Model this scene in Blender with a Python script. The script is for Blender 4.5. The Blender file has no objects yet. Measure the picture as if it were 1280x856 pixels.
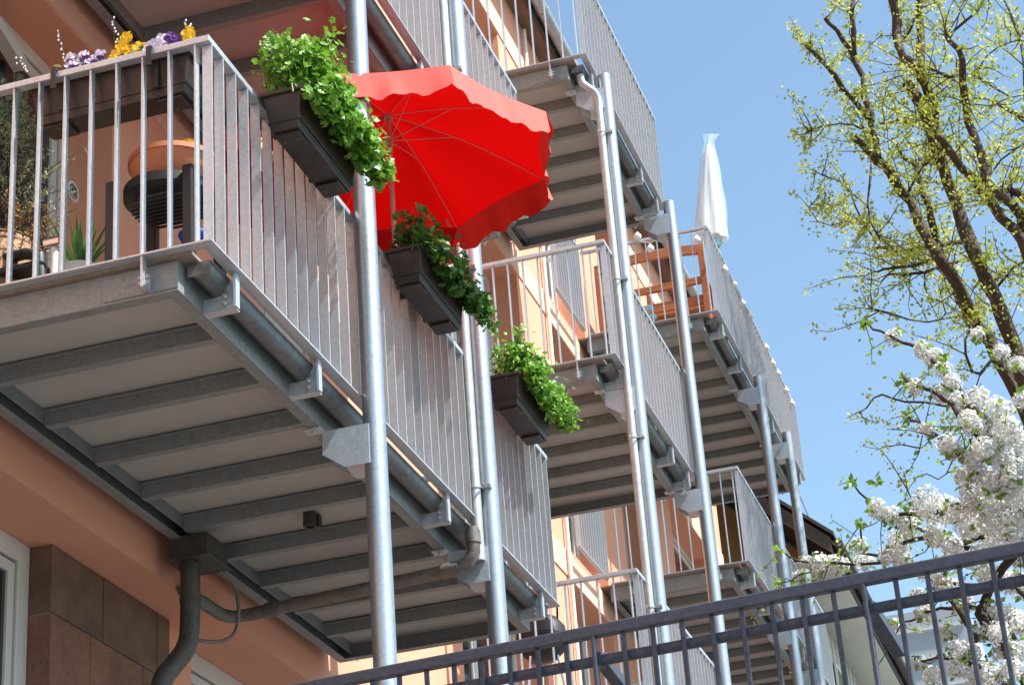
import bpy, bmesh, math, random
from mathutils import Vector, Matrix
random.seed(7)
R_=math.radians
sc=bpy.context.scene
col=sc.collection
# ------------------------------------------------------------------ camera
CP=Vector((-7.0017,-3.1871,-4.2446)); YAW,PIT,ROL=0.2692,0.4515,-0.0772; F=2653.64
fw=Vector((math.cos(PIT)*math.cos(YAW),math.cos(PIT)*math.sin(YAW),math.sin(PIT)))
rt0=Vector((math.sin(YAW),-math.cos(YAW),0)); up0=rt0.cross(fw)
rt=math.cos(ROL)*rt0+math.sin(ROL)*up0; up=-math.sin(ROL)*rt0+math.cos(ROL)*up0
cam=bpy.data.cameras.new('camera'); cam.sensor_width=36; cam.lens=F/1280*36
cam.clip_start=.1; cam.clip_end=2000
co=bpy.data.objects.new('camera',cam); col.objects.link(co)
co.matrix_world=Matrix(((rt.x,up.x,-fw.x,CP.x),(rt.y,up.y,-fw.y,CP.y),(rt.z,up.z,-fw.z,CP.z),(0,0,0,1)))
sc.camera=co
def ray(u,v): return fw+rt*((u-640)/F)+up*((428-v)/F)
def at(u,v,ax,val):
    i='xyz'.index(ax); d=ray(u,v); return CP+d*((val-CP[i])/d[i])
def dep(u,v,d): return CP+ray(u,v)*d
# ------------------------------------------------------------------ materials
def newmat(name):
    m=bpy.data.materials.new(name); m.use_nodes=True; return m,m.node_tree,m.node_tree.nodes['Principled BSDF']
def ramp(nt,fac,stops):
    r=nt.nodes.new('ShaderNodeValToRGB'); e=r.color_ramp.elements
    while len(e)<len(stops): e.new(.5)
    for k,(p,c) in enumerate(stops): e[k].position=p; e[k].color=(*c,1) if len(c)==3 else c
    nt.links.new(fac,r.inputs[0]); return r.outputs[0]
def coords(nt,scale=(1,1,1),obj=True):
    t=nt.nodes.new('ShaderNodeTexCoord'); mp=nt.nodes.new('ShaderNodeMapping'); mp.inputs['Scale'].default_value=scale
    if obj: nt.links.new(t.outputs['Object'],mp.inputs[0])
    else:
        g=nt.nodes.new('ShaderNodeNewGeometry'); nt.links.new(g.outputs['Position'],mp.inputs[0])
    return mp.outputs[0]
def noise(nt,vec,scale,detail=4,rough=.55):
    n=nt.nodes.new('ShaderNodeTexNoise'); n.inputs['Scale'].default_value=scale; n.inputs['Detail'].default_value=detail
    n.inputs['Roughness'].default_value=rough; nt.links.new(vec,n.inputs['Vector']); return n.outputs['Fac']
def bump(nt,b,h,s=.2,d=.01):
    n=nt.nodes.new('ShaderNodeBump'); n.inputs['Strength'].default_value=s; n.inputs['Distance'].default_value=d
    nt.links.new(h,n.inputs['Height']); nt.links.new(n.outputs[0],b.inputs['Normal'])
def mix(nt,a,b,f,mode='MIX'):
    n=nt.nodes.new('ShaderNodeMix'); n.data_type='RGBA'; n.blend_type=mode
    for s,x in ((6,a),(7,b)):
        if hasattr(x,'links'): nt.links.new(x,n.inputs[s])
        else: n.inputs[s].default_value=(*x,1)
    if hasattr(f,'links'): nt.links.new(f,n.inputs[0])
    else: n.inputs[0].default_value=f
    return n.outputs[2]
def zinc(name,c1,c2,metal=.75,r0=.32,r1=.5,spangle=55,streak=.5,dirt=(.12,.11,.10)):
    m,nt,b=newmat(name); v=coords(nt,obj=False)
    vo=nt.nodes.new('ShaderNodeTexVoronoi'); vo.inputs['Scale'].default_value=spangle; nt.links.new(v,vo.inputs['Vector'])
    sep=nt.nodes.new('ShaderNodeSeparateColor'); nt.links.new(vo.outputs['Color'],sep.inputs[0])
    base=ramp(nt,sep.outputs[0],[(0,c1),(1,c2)])
    v2=coords(nt,(3,3,.6),obj=False); n=noise(nt,v2,3,6,.7)
    f=ramp(nt,n,[(.48,(0,0,0)),(.8,(streak,)*3)])
    c=mix(nt,base,dirt,f); nt.links.new(c,b.inputs['Base Color'])
    b.inputs['Metallic'].default_value=metal
    rr=nt.nodes.new('ShaderNodeMapRange'); rr.inputs[3].default_value=r0; rr.inputs[4].default_value=r1
    nt.links.new(sep.outputs[1],rr.inputs[0]); nt.links.new(rr.outputs[0],b.inputs['Roughness'])
    n3=noise(nt,v,90,3); bump(nt,b,n3,.12,.004)
    return m
def paint(name,c,c2=None,scale=3,rough=.6,bs=.1,bscale=120,metal=0,bd=.004):
    m,nt,b=newmat(name); v=coords(nt,obj=False)
    c2=c2 or tuple(x*.82 for x in c)
    n=noise(nt,v,scale,6,.65); nt.links.new(ramp(nt,n,[(.3,c2),(.7,c)]),b.inputs['Base Color'])
    b.inputs['Roughness'].default_value=rough; b.inputs['Metallic'].default_value=metal
    bump(nt,b,noise(nt,v,bscale,4),bs,bd); return m
def leafmat(name,c1,c2,trans=.45,scale=25,rough=.5):
    m,nt,b=newmat(name); v=coords(nt,obj=False); n=noise(nt,v,scale,2)
    c=ramp(nt,n,[(.35,c1),(.65,c2)]); nt.links.new(c,b.inputs['Base Color']); b.inputs['Roughness'].default_value=rough
    t=nt.nodes.new('ShaderNodeBsdfTranslucent'); nt.links.new(c,t.inputs[0]); ms=nt.nodes.new('ShaderNodeMixShader'); ms.inputs[0].default_value=trans
    out=nt.nodes['Material Output']; nt.links.new(b.outputs[0],ms.inputs[1]); nt.links.new(t.outputs[0],ms.inputs[2]); nt.links.new(ms.outputs[0],out.inputs[0]); return m
M={}
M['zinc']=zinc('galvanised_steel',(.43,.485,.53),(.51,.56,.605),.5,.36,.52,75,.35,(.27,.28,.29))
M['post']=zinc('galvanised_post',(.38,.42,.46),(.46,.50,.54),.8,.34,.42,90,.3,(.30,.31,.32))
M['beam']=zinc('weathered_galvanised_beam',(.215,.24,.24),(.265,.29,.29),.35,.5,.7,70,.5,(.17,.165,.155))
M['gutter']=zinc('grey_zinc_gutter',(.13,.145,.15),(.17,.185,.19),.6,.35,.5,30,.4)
M['pipe']=zinc('zinc_downpipe',(.36,.385,.40),(.43,.455,.47),.45,.4,.6,30,.45,(.22,.21,.20))
M['darkpipe']=zinc('dark_rain_pipe',(.055,.055,.05),(.085,.085,.078),.3,.4,.6,25,.7,(.12,.07,.04))
M['brownpipe']=zinc('rusty_brown_pipe',(.125,.118,.108),(.17,.16,.15),.3,.45,.65,25,.7,(.16,.08,.045))
M['fence']=zinc('dark_galvanised_fence',(.048,.060,.085),(.070,.084,.115),.3,.45,.65,60,.4,(.10,.095,.10))
M['bolt']=paint('bright_bolt',(.7,.7,.7),rough=.3,metal=.9)
M['panel']=paint('fibre_cement_soffit',(.40,.395,.37),(.35,.345,.325),1.6,.8,.15)
M['deckedge']=paint('deck_board_edge',(.27,.23,.19),(.17,.14,.12),20,.8,.4,60)
M['wall']=paint('salmon_render',(.72,.345,.225),(.68,.315,.20),.9,.9,.35,220,0,.004)
M['band']=paint('pale_salmon_band',(.74,.46,.345),(.71,.43,.315),.9,.9,.3,220,0,.004)
M['white']=paint('white_window_paint',(.62,.60,.57),(.54,.52,.49),4,.45,.04)
M['curtain']=paint('pale_curtain',(.55,.55,.52),(.42,.42,.40),8,.9,.1)
M['soffit']=paint('brown_eave_boards',(.22,.12,.08),(.14,.08,.05),6,.7,.3,50)
M['darkboard']=paint('dark_brown_roof_boards',(.07,.040,.028),(.04,.022,.016),9,.7,.3,50)
M['rtile']=paint('dark_roof_tile',(.06,.045,.04),(.03,.025,.02),12,.7,.5,30)
M['blackp']=paint('black_plastic',(.014,.014,.016),(.009,.009,.010),10,.5,.1)
M['box']=paint('brown_plastic_planter',(.048,.030,.022),(.022,.015,.012),14,.42,.35,70,0,.003)
M['rust']=paint('muddy_hole',(.16,.08,.045),None,12,.9)
M['terra']=paint('terracotta',(.58,.22,.11),(.48,.17,.085),12,.75,.15)
M['soil']=paint('soil',(.05,.035,.025),(.03,.02,.015),30,.95,.8,60)
M['cream']=paint('cream_glaze',(.75,.55,.33),(.68,.46,.26),10,.3,.05)
M['whitepot']=paint('white_ceramic',(.75,.74,.70),None,6,.3,.03)
M['blue']=paint('blue_cloth',(.02,.03,.42),(.01,.02,.25),30,.6,.5,60)
M['wicker']=paint('wicker',(.34,.20,.10),(.16,.09,.04),40,.7,1,90)
M['wood']=None
M['globe']=paint('white_globe',(.80,.79,.76),None,8,.35,.02)
M['ltblue']=paint('pale_blue_ball',(.35,.62,.72),None,8,.35,.02)
M['bark']=paint('tree_bark',(.10,.064,.042),(.040,.026,.018),9,.9,1,28,0,.03)
M['cbark']=paint('cherry_bark',(.050,.030,.022),(.025,.015,.012),20,.85,.8,50,0,.01)
M['tleaf']=leafmat('young_tree_leaf',(.36,.42,.06),(.50,.52,.10),.5,1.2)
M['cleaf']=leafmat('cherry_leaf',(.12,.25,.03),(.24,.36,.05),.45,3)
M['petal']=leafmat('white_petal',(.66,.66,.63),(.80,.80,.78),.28,30,.6)
M['herb']=leafmat('bright_herb_leaf',(.10,.26,.025),(.20,.38,.04),.35,9,.4)
M['ger']=leafmat('geranium_leaf',(.035,.11,.02),(.10,.22,.03),.35,7,.45)
M['redfl']=leafmat('red_flower',(.55,.01,.02),(.4,.005,.01),.3,20)
M['pansyW']=leafmat('white_lilac_petal',(.75,.72,.80),(.6,.5,.75),.3,20)
M['pansyP']=leafmat('purple_petal',(.10,.02,.22),(.05,.01,.12),.2,20)
M['pansyY']=leafmat('yellow_petal',(.80,.55,.02),(.75,.45,.01),.3,20)
M['conif']=leafmat('conifer_needles',(.20,.25,.13),(.38,.40,.22),.3,9)
M['conb']=leafmat('dry_fronds',(.45,.27,.10),(.30,.16,.06),.2,20)
M['yucca']=leafmat('yucca_blade',(.04,.12,.03),(.10,.22,.05),.25,9)
M['yellowwall']=paint('ochre_house_render',(.46,.29,.11),(.40,.25,.09),1.2,.9,.3,120)
M['palewall']=paint('pale_house_boards',(.55,.56,.50),(.48,.49,.44),2,.7,.1)
M['shutter']=paint('dark_green_shutter',(.03,.05,.03),None,5,.6,.1)
M['far']=paint('far_grey_facade',(.40,.42,.45),(.36,.38,.41),.5,.8,.05)
M['silver']=paint('chrome',(.75,.76,.78),None,6,.18,.02,60,1)
M['concrete']=paint('concrete',(.30,.29,.27),(.22,.21,.19),2,.9,.4,60)
def woodmat():
    m,nt,b=newmat('orange_teak'); v=coords(nt,(1,1,9)); n=noise(nt,v,6,6,.7)
    nt.links.new(ramp(nt,n,[(.3,(.24,.07,.02)),(.7,(.50,.17,.055))]),b.inputs['Base Color']); b.inputs['Roughness'].default_value=.5; bump(nt,b,n,.3,.003); return m
M['wood']=woodmat()
def stonemat():
    m,nt,b=newmat('red_sandstone'); v=coords(nt,obj=False)
    n=noise(nt,v,2.2,8,.7); n2=noise(nt,v,40,4,.7)
    a=ramp(nt,n,[(.3,(.17,.080,.050)),(.5,(.25,.12,.075)),(.72,(.34,.17,.10))])
    c=mix(nt,a,ramp(nt,n2,[(.3,(.45,.42,.4)),(.6,(1,1,1))]),.55,'MULTIPLY'); nt.links.new(c,b.inputs['Base Color']); b.inputs['Roughness'].default_value=.95
    bump(nt,b,n2,.6,.01); return m
M['stone']=stonemat()
M['stone2']=paint('dark_sandstone',(.20,.115,.07),(.10,.06,.045),5,.95,.6,50,0,.01)
def glassmat():
    m,nt,b=newmat('window_glass'); b.inputs['Base Color'].default_value=(.02,.025,.03,1); b.inputs['Roughness'].default_value=.04
    b.inputs['Metallic'].default_value=0; b.inputs['IOR'].default_value=1.7; return m
M['glass']=glassmat()
def bagmat():
    m,nt,b=newmat('clear_plastic_film'); b.inputs['Base Color'].default_value=(.72,.88,.95,1); b.inputs['Roughness'].default_value=.12
    tr=nt.nodes.new('ShaderNodeBsdfTransparent'); tr.inputs[0].default_value=(.93,.97,1,1); ms=nt.nodes.new('ShaderNodeMixShader'); ms.inputs[0].default_value=.30
    nt.links.new(tr.outputs[0],ms.inputs[1]); nt.links.new(b.outputs[0],ms.inputs[2]); nt.links.new(ms.outputs[0],nt.nodes['Material Output'].inputs[0]); return m
M['film']=bagmat()
M['cloth']=leafmat('white_parasol_cloth',(.80,.78,.76),(.84,.82,.80),.25,9,.8)
def redmat(name,c,t,tc):
    m,nt,b=newmat(name); b.inputs['Base Color'].default_value=(*c,1); b.inputs['Roughness'].default_value=.8; b.inputs['Specular IOR Level'].default_value=.12
    v=coords(nt); n=noise(nt,v,14,4); bump(nt,b,n,.25,.01)
    tn=nt.nodes.new('ShaderNodeBsdfTranslucent'); tn.inputs[0].default_value=(*tc,1); ms=nt.nodes.new('ShaderNodeMixShader'); ms.inputs[0].default_value=t
    nt.links.new(b.outputs[0],ms.inputs[1]); nt.links.new(tn.outputs[0],ms.inputs[2]); nt.links.new(ms.outputs[0],nt.nodes['Material Output'].inputs[0]); return m
M['red']=redmat('red_parasol_cloth',(.50,.004,.003),.36,(.42,.001,.001))
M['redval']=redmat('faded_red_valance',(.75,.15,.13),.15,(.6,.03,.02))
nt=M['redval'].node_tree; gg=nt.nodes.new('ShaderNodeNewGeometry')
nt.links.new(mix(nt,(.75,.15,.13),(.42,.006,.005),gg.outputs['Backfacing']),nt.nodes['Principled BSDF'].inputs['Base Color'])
M['rib']=paint('pale_parasol_rib',(.55,.35,.33),None,6,.4,.02)
# ------------------------------------------------------------------ mesh helpers
class MB:
    def __init__(s): s.v=[]; s.f=[]; s.m=[]
    def add(s,vs,fs,mi=0):
        o=len(s.v); s.v+=[tuple(p) for p in vs]; s.f+=[tuple(i+o for i in f) for f in fs]; s.m+=[mi]*len(fs)
    def box(s,x0,x1,y0,y1,z0,z1,mi=0):
        s.add([(x0,y0,z0),(x1,y0,z0),(x1,y1,z0),(x0,y1,z0),(x0,y0,z1),(x1,y0,z1),(x1,y1,z1),(x0,y1,z1)],
          [(0,3,2,1),(4,5,6,7),(0,1,5,4),(1,2,6,5),(2,3,7,6),(3,0,4,7)],mi)
    def bar(s,p,q,w,h,upv=(0,0,1),mi=0):
        p=Vector(p);q=Vector(q);d=(q-p).normalized(); u=Vector(upv); a=d.cross(u)
        if a.length<1e-4: a=d.cross(Vector((0,1,0)))
        a.normalize(); b=a.cross(d).normalized(); a*=w/2;b*=h/2
        s.add([p-a-b,p+a-b,p+a+b,p-a+b,q-a-b,q+a-b,q+a+b,q-a+b],[(0,3,2,1),(4,5,6,7),(0,1,5,4),(1,2,6,5),(2,3,7,6),(3,0,4,7)],mi)
    def tube(s,pts,rad,n=12,cap=True,mi=0):
        pts=[Vector(p) for p in pts]
        if not hasattr(rad,'__len__'): rad=[rad]*len(pts)
        t0=(pts[1]-pts[0]).normalized(); a=t0.cross(Vector((0,0,1)))
        if a.length<1e-3: a=Vector((1,0,0))
        a.normalize(); V=[];Fc=[]
        for i,p in enumerate(pts):
            t=(pts[min(i+1,len(pts)-1)]-pts[max(i-1,0)]).normalized(); a=(a-t*a.dot(t)).normalized(); b=t.cross(a)
            for k in range(n):
                an=2*math.pi*k/n; V.append(p+(a*math.cos(an)+b*math.sin(an))*rad[i])
        for i in range(len(pts)-1):
            for k in range(n): k2=(k+1)%n; Fc.append((i*n+k,i*n+k2,(i+1)*n+k2,(i+1)*n+k))
        if cap: Fc.append(tuple(range(n))[::-1]); Fc.append(tuple((len(pts)-1)*n+k for k in range(n)))
        s.add(V,Fc,mi)
    def lathe(s,c,prof,n=24,mi=0,axis=None):
        c=Vector(c);V=[];Fc=[]
        if axis: az=Vector(axis).normalized(); ax=az.cross(Vector((0,1,0.01))).normalized(); ay=az.cross(ax)
        else: ax,ay,az=Vector((1,0,0)),Vector((0,1,0)),Vector((0,0,1))
        for r,z in prof:
            for k in range(n):
                a=2*math.pi*k/n; V.append(c+ax*(r*math.cos(a))+ay*(r*math.sin(a))+az*z)
        for i in range(len(prof)-1):
            for k in range(n): k2=(k+1)%n; Fc.append((i*n+k,i*n+k2,(i+1)*n+k2,(i+1)*n+k))
        s.add(V,Fc,mi)
    def poly(s,pts,off,mi=0):
        n=len(pts); off=Vector(off); V=[Vector(p) for p in pts]+[Vector(p)+off for p in pts]
        s.add(V,[tuple(range(n)),tuple(range(2*n-1,n-1,-1))]+[(i,i+n,(i+1)%n+n,(i+1)%n) for i in range(n)],mi)
    def ball(s,c,r,n=10,m=7,sx=1,sy=1,sz=1,mi=0):
        c=Vector(c);V=[c+Vector((0,0,-r*sz))];Fc=[]
        for i in range(1,m):
            t=math.pi*i/m-math.pi/2
            for k in range(n): a=2*math.pi*k/n; V.append(c+Vector((r*sx*math.cos(t)*math.cos(a),r*sy*math.cos(t)*math.sin(a),r*sz*math.sin(t))))
        V.append(c+Vector((0,0,r*sz)))
        for k in range(n): Fc.append((0,1+(k+1)%n,1+k))
        for i in range(m-2):
            for k in range(n): a=1+i*n;b=a+n;k2=(k+1)%n; Fc.append((a+k,a+k2,b+k2,b+k))
        l=len(V)-1;a=1+(m-2)*n
        for k in range(n): Fc.append((a+k,a+(k+1)%n,l))
        s.add(V,Fc,mi)
    def mesh(s,name,mats,smooth=False,fix=True):
        me=bpy.data.meshes.new(name); me.from_pydata(s.v,[],s.f); 
        for m in (mats if isinstance(mats,(list,tuple)) else [mats]): me.materials.append(m)
        me.polygons.foreach_set('material_index',s.m)
        if fix:
            bm=bmesh.new(); bm.from_mesh(me); bmesh.ops.recalc_face_normals(bm,faces=bm.faces); bm.to_mesh(me); bm.free()
        if smooth: me.polygons.foreach_set('use_smooth',[True]*len(me.polygons)); 
        if smooth=='auto':
            me.set_sharp_from_angle(angle=R_(40))
        me.update(); return me
def link(name,me,parent=None,loc=None,label=None,cat=None,group=None,kind=None,bev=0):
    o=bpy.data.objects.new(name,me); col.objects.link(o)
    if parent: o.parent=parent
    if loc is not None: o.location=loc
    tag(o,label,cat,group,kind)
    if bev:
        b=o.modifiers.new('bevel','BEVEL'); b.width=bev; b.segments=2; b.limit_method='ANGLE'
    return o
def tag(o,label=None,cat=None,group=None,kind=None):
    if label: o['label']=label
    if cat: o['category']=cat
    if group: o['group']=group
    if kind: o['kind']=kind
def empty(name,loc,label,cat,group=None):
    o=bpy.data.objects.new(name,None); o.empty_display_size=.1; col.objects.link(o); o.location=loc; tag(o,label,cat,group); return o
def part(name,mb,mat,parent,label=None,smooth=False,bev=0,fix=True): return link(name,mb.mesh(name,mat,smooth,fix),parent,label=label,bev=bev)
# ------------------------------------------------------------------ world, sun
SUN_AZ=R_(80); SUN_EL=R_(56)   # azimuth measured from -X towards -Y
s=Vector((-math.cos(SUN_EL)*math.cos(SUN_AZ),-math.cos(SUN_EL)*math.sin(SUN_AZ),math.sin(SUN_EL)))
w=bpy.data.worlds.new('World'); sc.world=w; w.use_nodes=True; nt=w.node_tree; bg=nt.nodes['Background']
sky=nt.nodes.new('ShaderNodeTexSky'); sky.sky_type='NISHITA'; sky.sun_disc=False; sky.sun_elevation=SUN_EL
sky.sun_rotation=math.atan2(s.x,s.y); sky.altitude=300; sky.air_density=1.0; sky.dust_density=2.2; sky.ozone_density=.2
nt.links.new(mix(nt,sky.outputs[0],(.96,1.075,1.03),1.0,'MULTIPLY'),bg.inputs[0]); bg.inputs[1].default_value=.13
sl=bpy.data.lights.new('sun','SUN'); sl.energy=5.0; sl.angle=R_(.53); sl.color=(1,.965,.91)
so=bpy.data.objects.new('sun',sl); col.objects.link(so); so.rotation_euler=s.to_track_quat('Z','Y').to_euler()
sc.view_settings.view_transform='Standard'; sc.view_settings.look='None'; sc.view_settings.gamma=1; sc.view_settings.exposure=1.0
# ------------------------------------------------------------------ ground
GZ=-5.9; H=2.7488
g=MB(); g.add([(-400,-400,GZ),(400,-400,GZ),(400,400,GZ),(-400,400,GZ)],[(0,1,2,3)])
gm,nt,b=newmat('courtyard_paving'); v=coords(nt,obj=False)
br=nt.nodes.new('ShaderNodeTexBrick'); br.inputs['Scale'].default_value=1; br.inputs['Color1'].default_value=(.135,.14,.145,1); br.inputs['Color2'].default_value=(.11,.115,.12,1); br.inputs['Mortar'].default_value=(.12,.10,.08,1)
br.inputs['Brick Width'].default_value=.4; br.inputs['Row Height'].default_value=.2; br.inputs['Mortar Size'].default_value=.008
nt.links.new(v,br.inputs['Vector']); nt.links.new(mix(nt,br.outputs[0],ramp(nt,noise(nt,v,.6,6),[(.3,(.7,.7,.7)),(.7,(1,1,1))]),1,'MULTIPLY'),b.inputs['Base Color']); b.inputs['Roughness'].default_value=.9
link('ground',g.mesh('ground',gm),kind='structure')
# ------------------------------------------------------------------ apartment building
WY=1.5; XE=19.75; XS=-9
bld=empty('apartment_building',(0,WY,GZ),'long salmon pink apartment house with pale bands, sandstone base and dark eaves behind the balconies','building')
bld_inv=Vector((0,-WY,-GZ))
def bpart(name,mb,mat,label=None,parent=None,**k):
    o=part(name,mb,mat,parent or bld,label,**k); 
    if parent is None: o.location=bld_inv
    return o
BASE=-.34
HEAD=2.43
opens=[]   # (x0,x1,z0,z1)
for k in range(4):
    z0=k*H+(.02 if k else .02)
    A=[(-6.4,-4.2),(-.4,2.05),(7.9,10.33),(11.42,12.95),(13.9,15.2),(16.5,19.05)]
    if k==3: break
    for a,b_ in A:
        zz=z0 if not (a>11 and a<12) else (k*H+.0)
        opens.append((a,b_,zz,k*H+HEAD))
    if k<3: opens.append((4.1,5.6,k*H+.02,k*H+HEAD))
wl=MB()
def wallrow(mb,z0,z1,ops,ya,yb,xa,xb):
    xs=sorted(ops); x=xa
    for o in xs:
        mb.box(x,o[0],ya,yb,z0,z1); x=o[1]
    mb.box(x,xb,ya,yb,z0,z1)
ZT=3*H+.42
for k in range(3):
    ops=[(o[0],o[1]) for o in opens if abs(o[3]-(k*H+HEAD))<.01]
    wallrow(wl,k*H+.02,k*H+HEAD,ops,WY,WY+.4,XS,XE)
    if k<3: wl.box(XS,XE,WY,WY+.4,k*H+HEAD,(k+1)*H+.02 if k<2 else ZT)
wl.box(XS,XE,WY,WY+.4,BASE,.02)
wl.box(XS,XE,WY+.4,WY+9,BASE,ZT) 
bpart('wall',wl,M['wall'])
bd=MB()
for k in range(3): bd.box(XS,XE+.01,WY-.012,WY-.0005,k*H+HEAD+.012,k*H+HEAD+.275)
bpart('band',bd,M['band'],'pale painted band under each floor')
# sandstone ground floor set back under the render
sb=MB(); sb2=MB(); jt=MB()
SY=1.75
rnd=random.Random(3)
def ashlar(x0,x1,z0,z1):
    z=z1; r=0
    while z>z0:
        h=.36 if r%2==0 else .52; x=x0; first=True
        while x<x1-.02:
            w_=.62+rnd.uniform(-.1,.1) if not (r%2 and first) else .42; xe=min(x+w_,x1); first=False
            if x1-xe<.15: xe=x1
            tgt=sb2 if rnd.random()<.4 or r==0 else sb
            pr=rnd.uniform(0,.006)
            tgt.box(x+.004,xe-.004,SY-pr,SY+.35,max(z0,z-h)+.004,z-.004); x=xe
        z-=h; r+=1
    jt.box(x0+.01,x1-.01,SY+.008,SY+.34,z0,z1)
for a,b_ in ((-9,-5),(1.95,3.3),(5.6,8),(9.8,12.5),(14,17),(18.5,19.7)): ashlar(a,b_,GZ,BASE)
bpart('stone_pier',sb,M['stone'],'red sandstone blocks of the base',bev=.004)
bpart('stone_course',sb2,M['stone2'],'darker sandstone blocks of the base',bev=.004)
bpart('mortar',jt,M['concrete'])
lw=MB(); lw.box(XS,XE,2.1,2.4,GZ,BASE-.001); lw.box(3.3,3.62,SY+.02,2.1,GZ,BASE-.001); bpart('recessed_wall',lw,M['wall'])
# windows
def window(x0,x1,z0,z1,y,fwid=.085,n=2,openleft=False,glassy=True,parent=None):
    f=MB(); d=.07
    f.box(x0,x0+fwid,y,y+d,z0,z1); f.box(x1-fwid,x1,y,y+d,z0,z1); f.box(x0+fwid,x1-fwid,y,y+d,z1-fwid,z1); f.box(x0+fwid,x1-fwid,y,y+d,z0,z0+fwid)
    for i in range(1,n): xm=x0+(x1-x0)*i/n; f.box(xm-.04,xm+.04,y+.002,y+d,z0+fwid,z1-fwid)
    sw=.06
    for i in range(n):
        a=x0+fwid+(x1-x0-2*fwid)*i/n+.012; b_=x0+fwid+(x1-x0-2*fwid)*(i+1)/n-.012
        za,zb=z0+fwid+.012,z1-fwid-.012
        f.box(a,a+sw,y+.012,y+d-.01,za,zb); f.box(b_-sw,b_,y+.012,y+d-.01,za,zb); f.box(a+sw,b_-sw,y+.012,y+d-.01,zb-sw,zb); f.box(a+sw,b_-sw,y+.012,y+d-.01,za,za+sw)
    o=bpart('window',f,M['white'],bev=.006); 
    gl=MB(); gl.box(x0+fwid,x1-fwid,y+.03,y+.036,z0+fwid,z1-fwid)
    link('pane',gl.mesh('pane',M['glass']),o); return o
for o in opens: window(o[0],o[1],o[2],o[3],WY+.27,n=2)
for a,b_ in ((-5,1.95),(3.62,5.6),(8,9.8),(12.5,14),(17,18.5)): 
    window(a,b_,BASE-2.1,BASE-.001,SY+.12,.11,3 if b_-a>5 else 2)
# open sash leaning inwards at the near balcony door
sh=MB(); 
for (p,q) in (((.55,1.58,.25),(.55,1.58,2.2)),((.55,1.58,2.2),(1.45,1.74,2.2)),((.55,1.58,.25),(1.45,1.74,.25))): sh.bar(p,q,.07,.07)
bpart('open_sash',sh,M['white'])
# rear wall of reveals/darkness is the wall mass behind the panes
# eaves
ev=MB(); EZ=ZT
ev.box(XS,XE+.35,1.33,WY,EZ-.04,EZ+.03); bpart('eave_boards',ev,M['soffit'])
fa=MB(); fa.box(XS,XE+.35,1.30,1.329,EZ-.06,EZ+.12); bpart('fascia',fa,M['rtile'])
rf=MB(); rf.add([(XS,1.20,EZ+.13),(XE+.4,1.20,EZ+.13),(XE+.4,6.2,EZ+4.2),(XS,6.2,EZ+4.2),(XS,1.20,EZ+.16),(XE+.4,1.20,EZ+.16),(XE+.4,6.2,EZ+4.23),(XS,6.2,EZ+4.23)],[(0,3,2,1),(4,5,6,7),(0,1,5,4),(1,2,6,5),(2,3,7,6),(3,0,4,7)])
bpart('roof',rf,M['rtile'])
gt=MB(); pr=[]
for k in range(9): a=math.pi*k/8; pr.append((1.225-.07*math.cos(a),EZ+.06-.085*math.sin(a)))
X0,X1=XS,XE+.3
gt.add([(X0,y,z) for y,z in pr]+[(X1,y,z) for y,z in pr],[(i,i+1,i+10,i+9) for i in range(8)]); gt.add([(X1,y,z) for y,z in pr],[tuple(range(9))])
x=XS+1
while x<X1: gt.tube([(x,1.15,EZ+.06),(x,1.16,EZ+.01),(x,1.225,EZ-.03),(x,1.285,EZ+.0),(x,1.295,EZ+.06)],.008,6); x+=1.2
bpart('roof_gutter',gt,M['pipe'],smooth='auto')
dp=MB(); px=15.0
dp.tube([(px,1.225,EZ+.0),(px,1.23,EZ-.12),(px,1.38,EZ-.35),(px,1.42,EZ-.45),(px,1.42,EZ-.8),(px,1.42,-5)],.045,12)
for k in range(5): dp.tube([(px,1.42,EZ-1.2-k*1.9),(px,1.42,EZ-1.24-k*1.9)],.052,12)
bpart('downpipe',dp,M['whitepot'],'white rain downpipe',smooth='auto')
tp=MB(); tp.tube([(11.28,1.46,ZT-.1),(11.28,1.46,GZ)],.02,8)
for k in range(4): tp.box(11.24,11.36,1.44,1.5,k*H+.55,k*H+.60)
bpart('wall_pipe',tp,M['whitepot'],'thin pale pipe running up the sunlit wall',smooth='auto')
# juliet guards between stacks
for k in (0,1,2):
    gd=MB(); z0=k*H
    gd.box(11.34,12.42,1.36,1.40,z0-.01,z0+.0); gd.box(11.34,12.42,1.36,1.40,z0+.97,z0+1.0)
    x=11.36
    while x<12.42: gd.box(x,x+.01,1.358,1.402,z0+.001,z0+.969); x+=.095
    gd.box(11.34,11.36,1.40,1.5,z0+.30,z0+.34); gd.box(12.3,12.34,1.40,1.5,z0+.30,z0+.34)
    bpart('window_guard',gd,M['zinc'],'slatted zinc guard across a tall window')
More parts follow.
